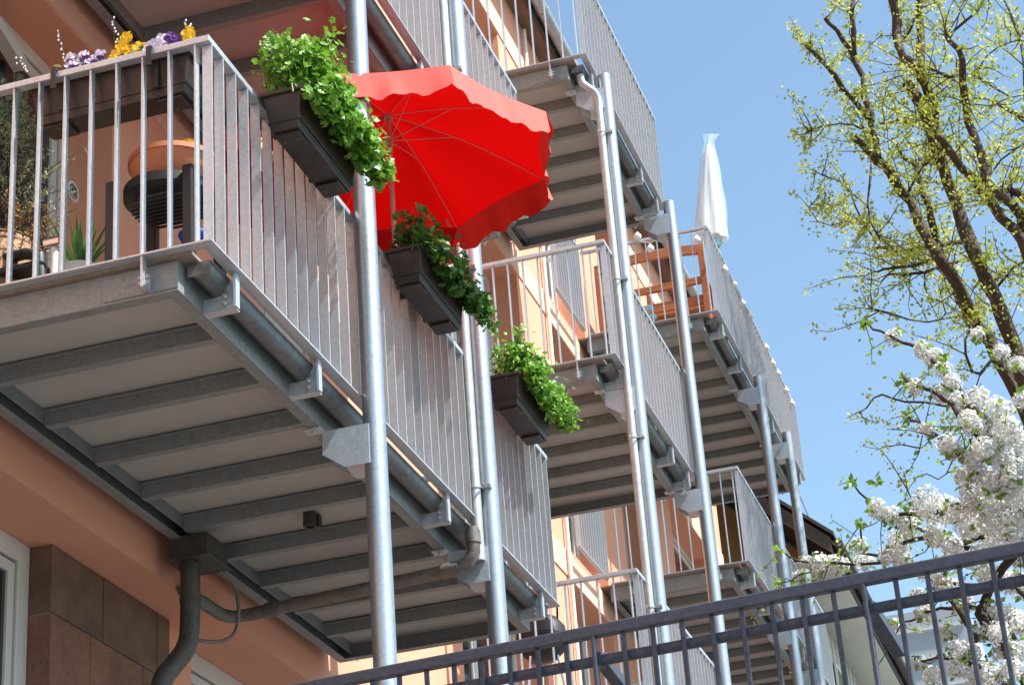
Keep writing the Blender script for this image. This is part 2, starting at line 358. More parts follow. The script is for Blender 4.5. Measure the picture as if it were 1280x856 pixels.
# ------------------------------------------------------------------ balconies
D=1.41; LA=5.0752; LB=2.7903
cache={}
def cm(key,fn,mat,**k):
    if key not in cache: mb=fn(); cache[key]=mb.mesh(key[0] if isinstance(key,tuple) else key,mat,**k)
    return cache[key]
def rail_mesh(L,z0,z1,w,ext=0):
    m=MB(); 
    m.box(-w/2,w/2,-w/2,D-.03,z0,z1); m.box(L-w/2,L+w/2,-w/2,D-.03,z0,z1); m.box(w/2,L-w/2,-w/2,w/2,z0,z1); return m
def balcony(L,kind,loc,label,posts,brk,group='steel balconies on the salmon house'):
    root=empty('balcony',loc,label,'balcony',group)
    xi=.05
    def frame():
        m=MB(); z0,z1=-.162,-.022; t=.007; fl=.06
        y0,y1=.155,D
        m.box(xi,xi+t,y0,y1,z0,z1); m.box(xi+t,xi+fl,y0+fl,y1-fl,z0,z0+t)        # near channel
        m.box(L-xi-t,L-xi,y0,y1,z0,z1); m.box(L-xi-fl,L-xi-t,y0+fl,y1-fl,z0,z0+t)
        m.box(L-xi-fl,L-xi-t,y0+fl,y1-fl,z1-t,z1)
        m.box(xi+t,L-xi-t,y0,y0+t,z0,z1); m.box(xi+t,L-xi-t,y0+t,y0+fl,z0,z0+t)
        m.box(xi+t,L-xi-t,y1-t,y1,z0,z1); m.box(xi+t,L-xi-t,y1-fl,y1-t,z0,z0+t); m.box(xi+t,L-xi-t,y1-.10,y1-.094,z0+.03,z1-.03)
        m.box(xi-.006,xi-.0005,y0+.001,y0+.34,z0+.012,z1-.012)                       # shinier splice plate at the corner
        return m
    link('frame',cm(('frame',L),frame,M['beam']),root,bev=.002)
    def panel():
        m=MB(); m.box(xi+.012,L-xi-.012,.168,D-.02,-.060,-.0235); return m
    link('deck_panel',cm(('deck_panel',L),panel,M['panel']),root)
    def edge():
        m=MB(); m.box(.022,L-.022,.085,WY-.002,-.0205,-.002); m.box(.03,L-.03,.165,D-.02,.000,.018); return m
    link('deck_edge',cm(('deck_edge',L),edge,M['deckedge']),root,bev=.003)
    n=10 if L>4 else 6
    for i in range(1,n):
        def jo():
            m=MB(); m.box(0,.006,.22,D-.105,-.148,-.062); m.box(.006,.048,.22,D-.105,-.148,-.142); m.box(-.016,0,.17,D-.03,-.078,-.070); m.box(-.001,.055,.17,D-.105,-.0625,-.0605); return m
        link('joist',cm(('joist',L),jo,M['beam']),root,loc=(xi+(L-2*xi)*i/n,0,0))
    def gut():
        m=MB(); pr=[(.036,-.026),(.038,-.050),(.046,-.072),(.062,-.088),(.086,-.094),(.110,-.088),(.126,-.072),(.134,-.050),(.136,-.026)]
        pin=[(y*.92+.006,z+.004) for y,z in pr]; X0,X1=.10,L-.04; nn=len(pr)
        m.add([(X0,y,z) for y,z in pr]+[(X1,y,z) for y,z in pr],[(i,i+1,i+1+nn,i+nn) for i in range(nn-1)])
        m.add([(X0,y,z) for y,z in pr],[tuple(range(nn))]); m.add([(X1,y,z) for y,z in pr],[tuple(range(nn))])
        m.box(X0+.001,X1-.001,.040,.132,-.040,-.036)
        m.tube([(X0,.036,-.028),(X1,.036,-.028)],.006,6)
        m.box(X0-.002,X0+.003,.034,.138,-.086,-.024)
        return m
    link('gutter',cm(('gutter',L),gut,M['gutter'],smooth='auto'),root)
    def brm():
        m=MB(); m.poly([(0,.006,-.010),(0,.006,-.160),(0,.154,-.160),(0,.154,-.098),(0,.060,-.097),(0,.034,-.075),(0,.030,-.010)],(.006,0,0))
        m.box(-.003,.045,.008,.154,-.1655,-.1605); m.box(-.026,.014,-.006,.0055,-.168,-.009)
        return m
    def boltm():
        m=MB()
        for z in (-.105,-.138): m.tube([(-.002,.050,z),(-.014,.050,z)],.0125,6); m.tube([(-.014,.050,z),(-.028,.050,z)],.007,6)
        return m
    for xb in brk:
        o=link('bracket',cm('bracket',brm,M['zinc']),root,loc=(xb,0,0)); link('bolt',cm('bolt',boltm,M['bolt']),o)
    def sbm():   # long bolted baluster plate on the side faces
        m=MB(); m.box(-.024,.016,-.005,.005,-.150,-.009); m.box(-.018,.040,-.013,-.0055,-.142,-.082); return m
    def sbb():
        m=MB()
        for z in (-.100,-.126): m.tube([(-.004,-.030,z),(-.004,.022,z)],.0085,6)
        return m
    for yy in (.286,1.15):
        for xx,fl in ((0,1),(L,-1)):
            o=link('fixing_plate',cm('fixing_plate',sbm,M['zinc']),root,loc=(xx,yy,0)); o.scale=(fl,1,1); link('bolt',cm('bolt_pair',sbb,M['bolt'],smooth=False),o)
    rl=link('railing',cm(('railing',L),lambda:rail_mesh(L,.970,1.0,.045),M['zinc']),root,bev=.003)
    link('foot_rail',cm(('foot_rail',L),lambda:rail_mesh(L,-.008,0,.056),M['zinc']),rl)
    def balL():
        m=MB(); m.box(-.004,.004,-.022,.022,.0003,.9675); return m
    def balS():
        m=MB(); m.box(-.019,.019,-.004,.004,.0003,.9675); return m
    nl=39 if L>4 else 22
    for i in range(nl+1):
        link('baluster',cm('baluster',balL,M['zinc']),rl,loc=(L*i/nl if 0<i<nl else (.012 if i==0 else L-.012),0,0))
    for i in range(1,12):
        for xx in (0,L): link('baluster',cm('baluster_side',balS,M['zinc']),rl,loc=(xx,.045+.1235*(i-1),0))
    for xp in posts:
        def gus():
            m=MB(); X=xp-.06
            P=[(-.075,-.172),(.155,-.172),(.160,-.290),(.050,-.372),(-.075,-.372)]
            m.poly([(X,y,z) for y,z in P],(.008,0,0))
            m.poly([(X+.16,y,z) for y,z in P],(.008,0,0))
            m.add([(X+.0085,.050,-.370),(X+.1595,.050,-.370),(X+.1595,-.075,-.370),(X+.0085,-.075,-.370)],[(0,1,2,3)])
            m.box(X-.05,X+.02,.150,.235,-.172,-.164)
            m.tube([(X-.02,.19,-.172),(X-.02,.19,-.184)],.013,6)
            m.box(xp+.05,xp+.075,-.06,-.03,-.24,.03)
            return m
        link('post_bracket',gus().mesh('post_bracket',M['zinc']),root)
    return root
XB=LA+2.3648; XC=XB+LB+2.3376
PY=-.085
post=[('P1',1.685),('P2',3.512),('P3',7.775),('P4',10.10),('P5',14.32),('P6',16.02)]
bA=[.29,1.21,3.03,4.79]; bB=[.27,1.95,2.55]
balcony(LA,'A',(0,0,0),'large nearest balcony, seen from below, with the red parasol and hanging flower boxes',(1.685,3.512),bA)
balcony(LA,'A',(0,0,H),'balcony at the top left, its pinkish underside above the red parasol',(1.685,3.512),bA)
balcony(LB,'B',(XB,0,0),'narrow lowest balcony at the bottom centre with a black kettle barbecue',(7.775-XB,10.10-XB),bB)
balcony(LB,'B',(XB,0,H),'narrow middle-height balcony just right of the lowest flower box, without chairs',(7.775-XB,10.10-XB),bB)
balcony(LB,'B',(XB,0,2*H),'narrow top-floor balcony right above the tip of the red parasol',(7.775-XB,10.10-XB),bB)
balcony(LA,'A',(XC,0,H),'far balcony at lower right, below the one with the wooden bench',(14.32-XC,16.02-XC),bA)
balcony(LA,'A',(XC,0,2*H),'far top balcony with the wooden bench and a string of white globes',(14.32-XC,16.02-XC),bA)
PL=['thick galvanised post nearest the camera, left of the red parasol','galvanised post behind the red parasol with a rain pipe on its left','tall galvanised post right of the parasol, with a gooseneck drain pipe','galvanised post ending just below the top narrow balcony, left of the wooden bench','shorter galvanised post fixed under the far balcony with globes','rightmost galvanised post, below the end of the far balcony']
for (n_,x),l in zip(post,PL):
    r=empty('steel_post',(x,PY,GZ),l,'post','galvanised steel posts carrying the balconies')
    m=MB(); m.tube([(0,0,0),(0,0,5.46-GZ)],.055,28); part('shaft',m,M['post'],r,smooth='auto')
    m=MB(); m.tube([(0,0,5.4605-GZ),(0,0,5.466-GZ)],.0565,28); m.box(-.10,.10,-.10,.10,-.0,.012); part('cap',m,M['zinc'],r)
# downpipes at posts
def dpipe(x,ztop,goose,label,zb=GZ):
    r=empty('rain_pipe',(x,-.03,zb),label,'rain pipe','zinc rain pipes beside the posts')
    inv=Vector((-x,.03,-zb)); m=MB(); 
    if goose: pts=[(x-.11,.075,ztop-.10),(x-.11,.070,ztop-.17),(x-.085,.03,ztop-.21),(x-.03,-.02,ztop-.24),(x,-.035,ztop-.32),(x,-.03,ztop-.45),(x,-.03,zb)]
    else: pts=[(x,-.03,ztop),(x,-.03,zb)]
    # smooth the bend
    P=[Vector(p) for p in pts]
    if goose:
        for _ in range(2):
            Q=[P[0]]
            for a,b_ in zip(P[:-1],P[1:]):
                Q+= [a*.75+b_*.25,a*.25+b_*.75] 
            P=Q+[P[-1]]
    m.tube(P,.033,16); o=part('pipe',m,M['pipe'],r,smooth='auto'); o.location=inv
    z=ztop-.6
    while z>zb+.2:
        c=MB(); c.tube([(x,-.03,z),(x,-.03,z-.02)],.038,16); c.box(x,x+.04,-.12,-.03,z-.02,z); c.tube([(x-.01,-.085,z-.01),(x-.05,-.085,z-.01)],.006,6); z-=1.37
        o=part('clamp',c,M['bolt'],r,smooth='auto'); o.location=inv
    return r
dpipe(3.512-.078,9,False,'zinc rain pipe left of the post behind the parasol',-.26)
dpipe(7.775-.078,2*H,True,'zinc rain pipe with a gooseneck hanging from the top narrow balcony')
# cross pipe under near balcony
r=empty('waste_pipe',(3.34,-.03,-.33),'rusty brown horizontal pipe crossing below the nearest balcony to the wall','pipe')
m=MB(); pts=[(3.34,-.03,-.10),(3.34,-.03,-.24),(3.34,.0,-.29),(3.36,.08,-.31),(3.44,1.33,-.335),(3.42,1.42,-.34),(3.34,1.455,-.345),(2.85,1.455,-.355)]
P=[Vector(p) for p in pts]
m.tube(P,.036,16); m.tube([(3.34,-.03,-.12),(3.34,-.03,-.19)],.043,16); m.tube([(3.352,.06,-.31),(3.362,.16,-.312)],.042,16); m.tube([(3.425,1.15,-.331),(3.43,1.22,-.333)],.042,16)
o=part('pipe',m,M['brownpipe'],r,smooth='auto'); o.location=-r.location
# S-bend pipe with box at the wall
r=empty('drain_outlet',(2.70,1.33,-.2),'dark square drain box with a thick bent downpipe under the nearest balcony','drain')
m=MB(); m.box(2.60,2.86,1.20,1.42,-.275,-.150); m.box(2.585,2.875,1.185,1.435,-.283,-.2755); o=part('hopper',m,M['darkpipe'],r,bev=.004); o.location=-r.location
m=MB(); P=[Vector(p) for p in ((2.68,1.335,-.27),(2.68,1.335,-.62),(2.67,1.345,-.74),(2.60,1.39,-.85),(2.545,1.43,-.93),(2.53,1.44,-1.04),(2.53,1.44,GZ+.0))]
for _ in range(2):
    Q=[P[0]]
    for a,b_ in zip(P[:-1],P[1:]): Q+=[a*.75+b_*.25,a*.25+b_*.75]
    P=Q+[P[-1]]
m.tube(P,.053,20); 
for z in (-.29,-.47): m.tube([(2.68,1.335,z),(2.68,1.335,z-.03)],.057,20)
o=part('downpipe',m,M['darkpipe'],r,smooth='auto'); o.location=-r.location
m=MB(); P=[Vector(p) for p in ((2.86,1.25,-.28),(2.93,1.22,-.30),(2.99,1.2,-.37),(3.0,1.2,-.52),(2.97,1.22,-.62),(2.88,1.27,-.67),(2.73,1.335,-.69))]
for _ in range(2):
    Q=[P[0]]
    for a,b_ in zip(P[:-1],P[1:]): Q+=[a*.75+b_*.25,a*.25+b_*.75]
    P=Q+[P[-1]]
m.tube(P,.010,10); o=part('overflow_tube',m,M['brownpipe'],r,smooth='auto'); o.location=-r.location
m=MB(); m.lathe((2.80,.70,-.15),[(0,.08),(.035,.08),(.035,0),(.026,0),(.026,.02),(0,.02)],16); m.box(2.835,2.875,.66,.74,-.14,-.07)
link('drain_stub',m.mesh('drain_stub',M['darkpipe'],'auto'),label='short dark round pipe stub poking down between two joists of the nearest balcony',cat='pipe')
# ------------------------------------------------------------------ planters
def leaf(mb,c,nrm,size,lobes=5,mi=0,rnd=random,flat=.75):
    n=Vector(nrm).normalized(); a=n.cross(Vector((rnd.uniform(-1,1),rnd.uniform(-1,1),rnd.uniform(-1,1)))).normalized(); b=n.cross(a)
    c=Vector(c); V=[c-n*size*.12]; K=lobes*2
    for k in range(K+1):
        t=-.9*math.pi+1.8*math.pi*k/K; r=size*(1 if k%2==0 else flat)*rnd.uniform(.85,1.1)
        V.append(c+a*(r*math.cos(t))+b*(r*math.sin(t))+n*rnd.uniform(-.12,.12)*size)
    mb.add(V,[(0,k,k+1) for k in range(1,K+1)],mi)
def planter_mesh(L,wt,wb,h,parent,inner=False):
    m=MB(); a,b_=wt/2,wb/2; e=.03
    V=[(0,-a,0),(L,-a,0),(L,a,0),(0,a,0),(e,-b_,-h),(L-e,-b_,-h),(L-e,b_,-h),(e,b_,-h)]
    m.add(V,[(0,1,5,4),(1,2,6,5),(2,3,7,6),(3,0,4,7),(4,5,6,7)])
    # step line in the lower third
    t=.72; A=a+(b_-a)*t+.005; E=e*t-.004
    m.add([(E,-A,-h*t),(L-E,-A,-h*t),(L-E,A,-h*t),(E,A,-h*t),(E+.002,-A+.002,-h*t-.012),(L-E-.002,-A+.002,-h*t-.012),(L-E-.002,A-.002,-h*t-.012),(E+.002,A-.002,-h*t-.012)],[(0,1,5,4),(1,2,6,5),(2,3,7,6),(3,0,4,7)])
    part('trough',m,M['box'],parent,bev=.004)
    m=MB(); m.box(-.012,L+.012,-a-.012,-a+.004,-.014,.006); m.box(-.012,L+.012,a-.004,a+.012,-.014,.006); m.box(-.012,.004,-a+.004,a-.004,-.014,.006); m.box(L-.004,L+.012,-a+.004,a-.004,-.014,.006)
    part('rim',m,M['box'],parent,bev=.003)
    m=MB(); m.box(.01,L-.01,-a+.01,a-.01,-.05,-.02); part('soil',m,M['soil'],parent)
    for x in (.05,L-.17):
        m=MB(); m.box(x,x+.12,-b_+.012,b_-.012,-h-.014,-h-.001); part('foot',m,M['box'],parent,bev=.003)
        for q in (-1,1): m=MB(); m.lathe((x+.06,q*(b_-.035),-h-.0148),[(0,0),(.010,0),(.010,.004)],10); part('drain_hole',m,M['rust'],parent)
def hook(parent,L,a,side=1):
    for x in (L*.2,L*.8):
        m=MB(); y=a*side; m.box(x-.012,x+.012,min(y,y+side*.075),max(y,y+side*.075),.012,.018); m.box(x-.012,x+.012,min(y+side*.070,y+side*.076),max(y+side*.070,y+side*.076),-.08,.012); m.box(x-.012,x+.012,min(y,y+side*.005),max(y,y+side*.005),-.15,.012)
        part('hook',m,M['blackp'],parent)
def curve_tube(m,pts,r0,r1,n=5):
    k=len(pts); m.tube(pts,[r0+(r1-r0)*i/(k-1) for i in range(k)],n,cap=False)
def bushy(name,loc,L,wd,hmax,nl,size,mat,label,seed,flowers=0,over=.12,lobes=5,shape=None,stemmat=None):
    rnd=random.Random(seed); r=empty(name,loc,label,'plant','plants growing in the balcony flower boxes')
    m=MB(); st=MB(); fl=MB()
    nb=14+int(L*26)
    clumps=[]
    for k in range(nb):
        x=rnd.uniform(-.02,L+.03); y=rnd.uniform(-wd,wd*.7); h=hmax*(shape(x/L) if shape else 1)*rnd.uniform(.55,1)*(1-.35*abs(y/wd)**2)
        lean=Vector((rnd.uniform(-.3,.6),rnd.uniform(-.75,.35),0))*h*.75
        top=Vector((x,y,0))+lean+Vector((0,0,h)); clumps.append((Vector((x,y,-.02)),top))
        curve_tube(st,[(x,y,-.03),(x+lean.x*.3,y+lean.y*.3,h*.5),top],.004,.002)
    for k in range(int(nb*over*6)):
        x=rnd.uniform(0,L+.08); clumps.append((Vector((x,-wd,.0)),Vector((x+rnd.uniform(0,.12),-wd-rnd.uniform(.03,.10),rnd.uniform(-.08,.06)))))
    for k in range(nl):
        b_,t=rnd.choice(clumps); f=rnd.uniform(.15,1.0)**.7; p=b_.lerp(t,f)+Vector((rnd.gauss(0,.036),rnd.gauss(0,.036),rnd.gauss(0,.030)))
        if p.z<.005 and p.y>-wd-.02 : p.z=rnd.uniform(.005,.05)
        leaf(m,p,(rnd.gauss(-.15,.6),rnd.gauss(-.45,.6),rnd.uniform(.0,1.1)),size*rnd.uniform(.55,1.15),lobes,0,rnd,.72)
    for k in range(flowers):
        b_,t=rnd.choice(clumps); p=t+Vector((rnd.uniform(-.04,.04),rnd.uniform(-.04,.02),rnd.uniform(.0,.06)))
        curve_tube(st,[b_.lerp(t,.6),p],.003,.002)
        for j in range(14): leaf(fl,p+Vector([rnd.gauss(0,.011) for _ in range(3)]),(rnd.gauss(0,1),rnd.gauss(-.3,1),rnd.gauss(.2,1)),.014,3,0,rnd,.8)
    part('stem',st,stemmat or mat,r,fix=False); part('foliage',m,mat,r,fix=False)
    if flowers: part('flower',fl,M['redfl'],r,fix=False)
    return r
PX=[(.505,.70),(2.115,.70),(3.805,.67)]
PLB=['dark brown flower box with bushy bright herbs, nearest and highest of the three outside boxes','dark brown flower box with red geraniums, just below the red parasol','dark brown flower box hanging lowest, behind the second post, with bright green herbs']
for (x,L),lb in zip(PX,PLB):
    r=empty('flower_box',(x,-.135,.995),lb,'flower box','flower boxes hung outside the near railing')
    planter_mesh(L,.185,.135,.185,r); hook(r,L,.0925,1)
bushy('herb_plant',(.505,-.135,.995),.70,.10,.37,5200,.027,M['herb'],'bushy bright green herb growing in the nearest outside flower box',11,over=.3,shape=lambda t:1.05-.05*t)
bushy('geranium',(2.115,-.135,.995),.72,.09,.24,1500,.030,M['ger'],'dark green geranium with a few red blooms below the red parasol',12,flowers=9,over=.35,lobes=6)
bushy('herb_plant',(3.805,-.135,.995),.68,.10,.30,3800,.024,M['herb'],'bright green herb in the lowest outside flower box, right of the second post',13,over=.2,shape=lambda t:1.1-.4*t)
# trailing spray at the far end of the first box
rnd=random.Random(5)
# inner planter along the side railing
r=empty('flower_box',(.125,.10,.985),'brown flower box hung inside the left side railing, holding the pansies','flower box')
L=.76; m=MB()
def rot(vs): return [(-y,x,z) for x,y,z in vs]
tmp=empty('flower_box',(0,0,0),None,None); planter_mesh(L,.18,.13,.185,tmp); hook(tmp,L,.09,1)
for ch in [o for o in list(col.objects) if o.parent==tmp]:
    ch.parent=r; me=ch.data; me.transform(Matrix.Rotation(R_(90),4,'Z'))
bpy.data.objects.remove(tmp)
def pansies(name,loc,pts,label,seed,hgt=.125):
    rnd=random.Random(seed); r=empty(name,loc,label,'flowers'); f=MB(); m=MB(); st=MB()
    for (x,y,c) in pts:
        for j in range(8): leaf(m,(x+rnd.gauss(0,.03),y+rnd.gauss(0,.03),rnd.uniform(0,hgt*.6)),(rnd.gauss(-.5,.5),rnd.gauss(-.2,.5),1),.022,3,0,rnd,.8)
        for q in range(3):
            p=Vector((x+rnd.gauss(0,.02),y+rnd.gauss(0,.022),hgt*rnd.uniform(.7,1.1))); curve_tube(st,[(x,y,-.02),p],.0025,.002,4)
            for j in range(5):
                an=j*2*math.pi/5+rnd.uniform(-.2,.2); pc=p+Vector((-.012,math.cos(an)*.018,math.sin(an)*.018)); 
                mi={'w':0 if j in(0,1,2) else 1,'p':1,'y':2,'l':0}[c]; leaf(f,p+(pc-p)*.95,(-1,rnd.uniform(-.4,.2),rnd.uniform(-.3,.3)),.0175,4,mi,rnd,.9)
    part('stem',st,M['ger'],r,fix=False); part('foliage',m,M['ger'],r,fix=False); part('bloom',f,[M['pansyW'],M['pansyP'],M['pansyY']],r,fix=False); return r
pansies('pansies',(.09,0,.985),[(0,.67,'w'),(.02,.58,'w'),(0,.62,'w'),(.02,.64,'p')],'white and dark purple pansies at the left of the inside flower box',21)
pansies('pansies',(.09,0,.985),[(0,.44,'y'),(.03,.47,'y'),(0,.36,'y'),(0,.40,'y')],'yellow pansies in the middle of the inside flower box',22)
pansies('pansies',(.09,0,.985),[(0,.25,'l'),(.0,.28,'l'),(.0,.19,'p'),(0,.13,'y')],'lilac and white pansies at the right end of the inside flower box',23)
tw=MB(); rnd=random.Random(9)
for (u0,v0,u1,v1) in ((84,80,73,38),(152,66,142,22),(236,52,231,25),(40,88,22,72),(228,55,240,30)):
    a=at(u0,v0,'x',.12); b_=at(u1,v1,'x',.12); a.z=max(.97,a.z-.05); mid=(a+b_)/2+Vector((0,rnd.uniform(-.02,.02),.0)); curve_tube(tw,[a,mid,b_],.003,.0015,4)
    for k in range(9):
        p=a.lerp(b_,.35+.65*k/8)+Vector((rnd.gauss(0,.006),rnd.gauss(0,.006),0)); tw.ball(p,.0042,6,4,1,1,1.5,1)
link('pussy_willow',tw.mesh('pussy_willow',[M['bark'],M['cloth']],fix=False),label='thin budding willow twigs stuck among the pansies',cat='twigs')
# ------------------------------------------------------------------ things on the near balcony
# basket with conifer
c=Vector((.66,1.33,.02))
r=empty('wicker_basket',c,'tall wicker basket behind the bars at the left edge','basket'); m=MB(); m.lathe((0,0,0),[(0,0),(.10,0),(.14,.30),(.15,.60),(.135,.60),(.12,.5)],28); part('body',m,M['wicker'],r,smooth=True)
m=MB()
for k in range(9): m.lathe((0,0,.05+k*.065),[(.108+.0045*k,-.012),(.118+.0045*k,0),(.108+.0045*k,.012)],28)
m.lathe((0,0,.60),[(.135,-.01),(.155,0),(.135,.014)],28); part('weave',m,M['wicker'],r,smooth=True)
r=empty('conifer',c+Vector((0,0,.55)),'bushy grey-green conifer with dry fronds in the wicker basket','plant'); rnd=random.Random(31); m=MB(); st=MB(); dm=MB()
for k in range(230):
    an=rnd.uniform(0,6.28); h=rnd.uniform(0,.95); out=(.36 if h<.5 else .30*(1.1-h)/.6)*rnd.uniform(.4,1.1); b_=Vector((math.cos(an)*.03,math.sin(an)*.03,h*.75)); t=Vector((math.cos(an)*out,math.sin(an)*out,h+.05))
    curve_tube(st,[b_,t],.003,.001,3); dry=h<.15
    for j in range(34):
        p=b_.lerp(t,rnd.uniform(.25,1)); d=Vector((rnd.gauss(0,1),rnd.gauss(0,1),rnd.gauss(.5,1))).normalized()*rnd.uniform(.02,.035); sd=d.cross(Vector((rnd.gauss(0,1),rnd.gauss(0,1),1))).normalized()*.0028
        (dm if dry else m).add([p-sd,p+sd,p+d],[(0,1,2)])
part('branch',st,M['cbark'],r,fix=False); part('foliage',m,M['conif'],r,fix=False); part('dry_frond',dm,M['conb'],r,fix=False)
# yucca
r=empty('white_pot',(.60,.90,.02),'small round white pot low behind the left bars','pot'); m=MB(); m.lathe((0,0,0),[(0,0),(.07,0),(.10,.10),(.095,.32),(.105,.34),(.09,.34),(.085,.30),(0,.30)],24); part('bowl',m,M['whitepot'],r,smooth='auto')
r=empty('yucca',(.60,.90,.30),'spiky green yucca leaves fanning out of the white pot','plant'); m=MB(); rnd=random.Random(41)
for k in range(34):
    an=rnd.uniform(0,6.28); sp=rnd.uniform(.15,1.1); L=rnd.uniform(.2,.36); d=Vector((math.cos(an)*sp,math.sin(an)*sp,1)).normalized(); sd=d.cross(Vector((0,0,1))).normalized()*.012; a=Vector((0,0,.02)); mid=a+d*L*.55; tip=a+d*L+Vector((0,0,-.04*sp))
    m.add([a-sd*.6,a+sd*.6,mid+sd,mid-sd,tip],[(0,1,2,3),(3,2,4)])
part('blade',m,M['yucca'],r,fix=False)
r=empty('solar_lamp',(.40,.92,.02),'slim pale garden stick lamp with a chrome head beside the yucca','lamp'); m=MB(); m.tube([(0,0,0),(0,0,.36)],.017,12); part('stick',m,M['whitepot'],r,smooth='auto'); m=MB(); m.tube([(0,-.03,.39),(0,.045,.39)],.028,18); part('head',m,M['silver'],r,smooth='auto')
# plant shelf
r=empty('plant_stand',(.52,.42,.02),'black round plastic plant stand with perforated shelf carrying the terracotta bowl','plant stand')
m=MB(); m.lathe((0,0,.54),[(.195,.05),(.205,.05),(.205,.005),(.16,-.02),(.05,-.03),(0,-.03)],36); 
part('tray',m,M['blackp'],r,smooth='auto')
m=MB()
for k in range(11):
    x=-.15+.03*k; hw=math.sqrt(max(.0,.17**2-x*x)); m.box(x-.005,x+.005,-hw,hw,.494,.502)
part('grille',m,M['blackp'],r)
for dx,dy in ((-.16,.20),(-.16,-.17),(.18,.17),(.18,-.16)):
    m=MB(); m.box(dx-.024,dx+.024,dy-.024,dy+.024,0,.60); part('leg',m,M['blackp'],r,bev=.006)
r=empty('terracotta_bowl',(.52,.40,.60),'wide terracotta bowl with pansies on the black plant stand','bowl'); m=MB(); m.lathe((0,0,0),[(0,0),(.12,0),(.17,.06),(.195,.13),(.205,.13),(.205,.155),(.185,.155),(.18,.12),(0,.11)],40); part('pot',m,M['terra'],r,smooth='auto')
pansies('pansies',(.45,.40,.715),[(0,.10,'y'),(.03,.06,'y'),(0,-.02,'l'),(0,-.10,'y'),(.06,.0,'p')],'small yellow and purple pansies in the terracotta bowl',24,.06)
r=empty('hanging_pot',(.95,.15,.90),'small cream pottery jar hanging behind the long railing','jar'); m=MB(); m.lathe((0,0,0),[(0,0),(.025,.003),(.05,.05),(.05,.09),(.035,.12),(.03,.135),(.042,.15),(.036,.152),(.024,.135)],24); part('body',m,M['cream'],r,smooth=True); m=MB(); m.tube([(-.03,0,.14),(0,0,.24),(.03,0,.14)],.003,6); part('string',m,M['redfl'],r)
m=MB(); m.ball((.42,.36,.13),.12,16,10,.9,1.3,.9); link('black_bag',m.mesh('black_bag',M['blackp'],True),label='soft black bag lying under the plant stand',cat='bag')
m=MB(); rnd=random.Random(2)
m.ball((.42,.26,.30),.05,12,8,1,1.3,.7); 
me=m.mesh('blue_cloth',M['blue'],True)
for v_ in me.vertices: v_.co+=Vector((rnd.gauss(0,.006),rnd.gauss(0,.006),rnd.gauss(0,.006)))
link('blue_cloth',me,label='crumpled bright blue cloth bundle beside the black bag',cat='cloth')
r=empty('garden_chair',(.55,1.25,.02),'dark plastic garden chair half hidden behind the bars at the far left','chair'); 
m=MB(); m.box(-.05,.35,-.2,.24,.36,.39); part('seat',m,M['blackp'],r,bev=.01)
m=MB(); P=[(-.05,-.22,.0),(-.06,-.22,.22),(-.05,-.2,.40),(-.0,-.10,.46),(.02,.1,.47),(.0,.22,.40)]; m.tube(P,.028,10); part('armrest',m,M['blackp'],r,smooth='auto')
for dx,dy in ((.34,-.2),(.34,.22),(-.04,.22)): m=MB(); m.tube([(dx,dy,0),(dx,dy,.37)],.018,8); part('leg',m,M['blackp'],r)
c=at(90,240,'y',1.49); m=MB()
for k,(a,b_) in enumerate(((.0,.030),(.034,.040),(.044,.058))): m.lathe((c.x,c.y,c.z),[(a,-.008 if k!=1 else -.004),(b_,-.008 if k!=1 else -.004),(b_,0),(a,0)],32,1 if k==1 else 0,axis=(0,1,0))
for k in range(12): an=k*math.pi/6; m.bar(c+Vector((math.cos(an)*.012,-.010,math.sin(an)*.012)),c+Vector((math.cos(an)*.026,-.010,math.sin(an)*.026)),.004,.003,(0,1,0),1)
link('wall_plate',m.mesh('wall_plate',[M['curtain'],M['gutter']]),label='small round patterned plate on the salmon wall behind the bars',cat='wall plate')
# ------------------------------------------------------------------ red parasol
C0=at(486.5,196,'y',.03); C0=CP+(C0-CP)*((2.46-CP.x)/(C0.x-CP.x)); Rr=.925; hz=at(489,140,'x',C0.x).z
hub=Vector((C0.x+.02,C0.y+.0,hz)); e1=Vector((rt.x,rt.y,0)).normalized(); e2=Vector((-e1.y,e1.x,0)); 
if e2.x>0: e2=-e2
tilt=.03
def rp(th,r,dz=0): return Vector((C0.x,C0.y,C0.z))+e1*(r*math.cos(th))+e2*(r*math.sin(th))+Vector((0,0,dz+tilt*0))
r=empty('parasol',(hub.x,hub.y,.0),'open red parasol with faded pink valance on the nearest balcony','parasol'); inv=-r.location
cn=MB(); va=MB(); NA=8; NR=8
def canopy(th_i,f,rr):   # panel i, fraction f, radial 0..1
    t0=R_(22.5+45*th_i); t1=t0+R_(45); a=rp(t0,Rr); b_=rp(t1,Rr); p=a.lerp(b_,f)
    sag=.035*math.sin(math.pi*f)
    p=p+(C0-p).normalized()*sag*.9
    q=hub.lerp(p,rr); q.z+= .045*math.sin(math.pi*rr*.95) - .03*math.sin(math.pi*f)*math.sin(math.pi*rr); return q
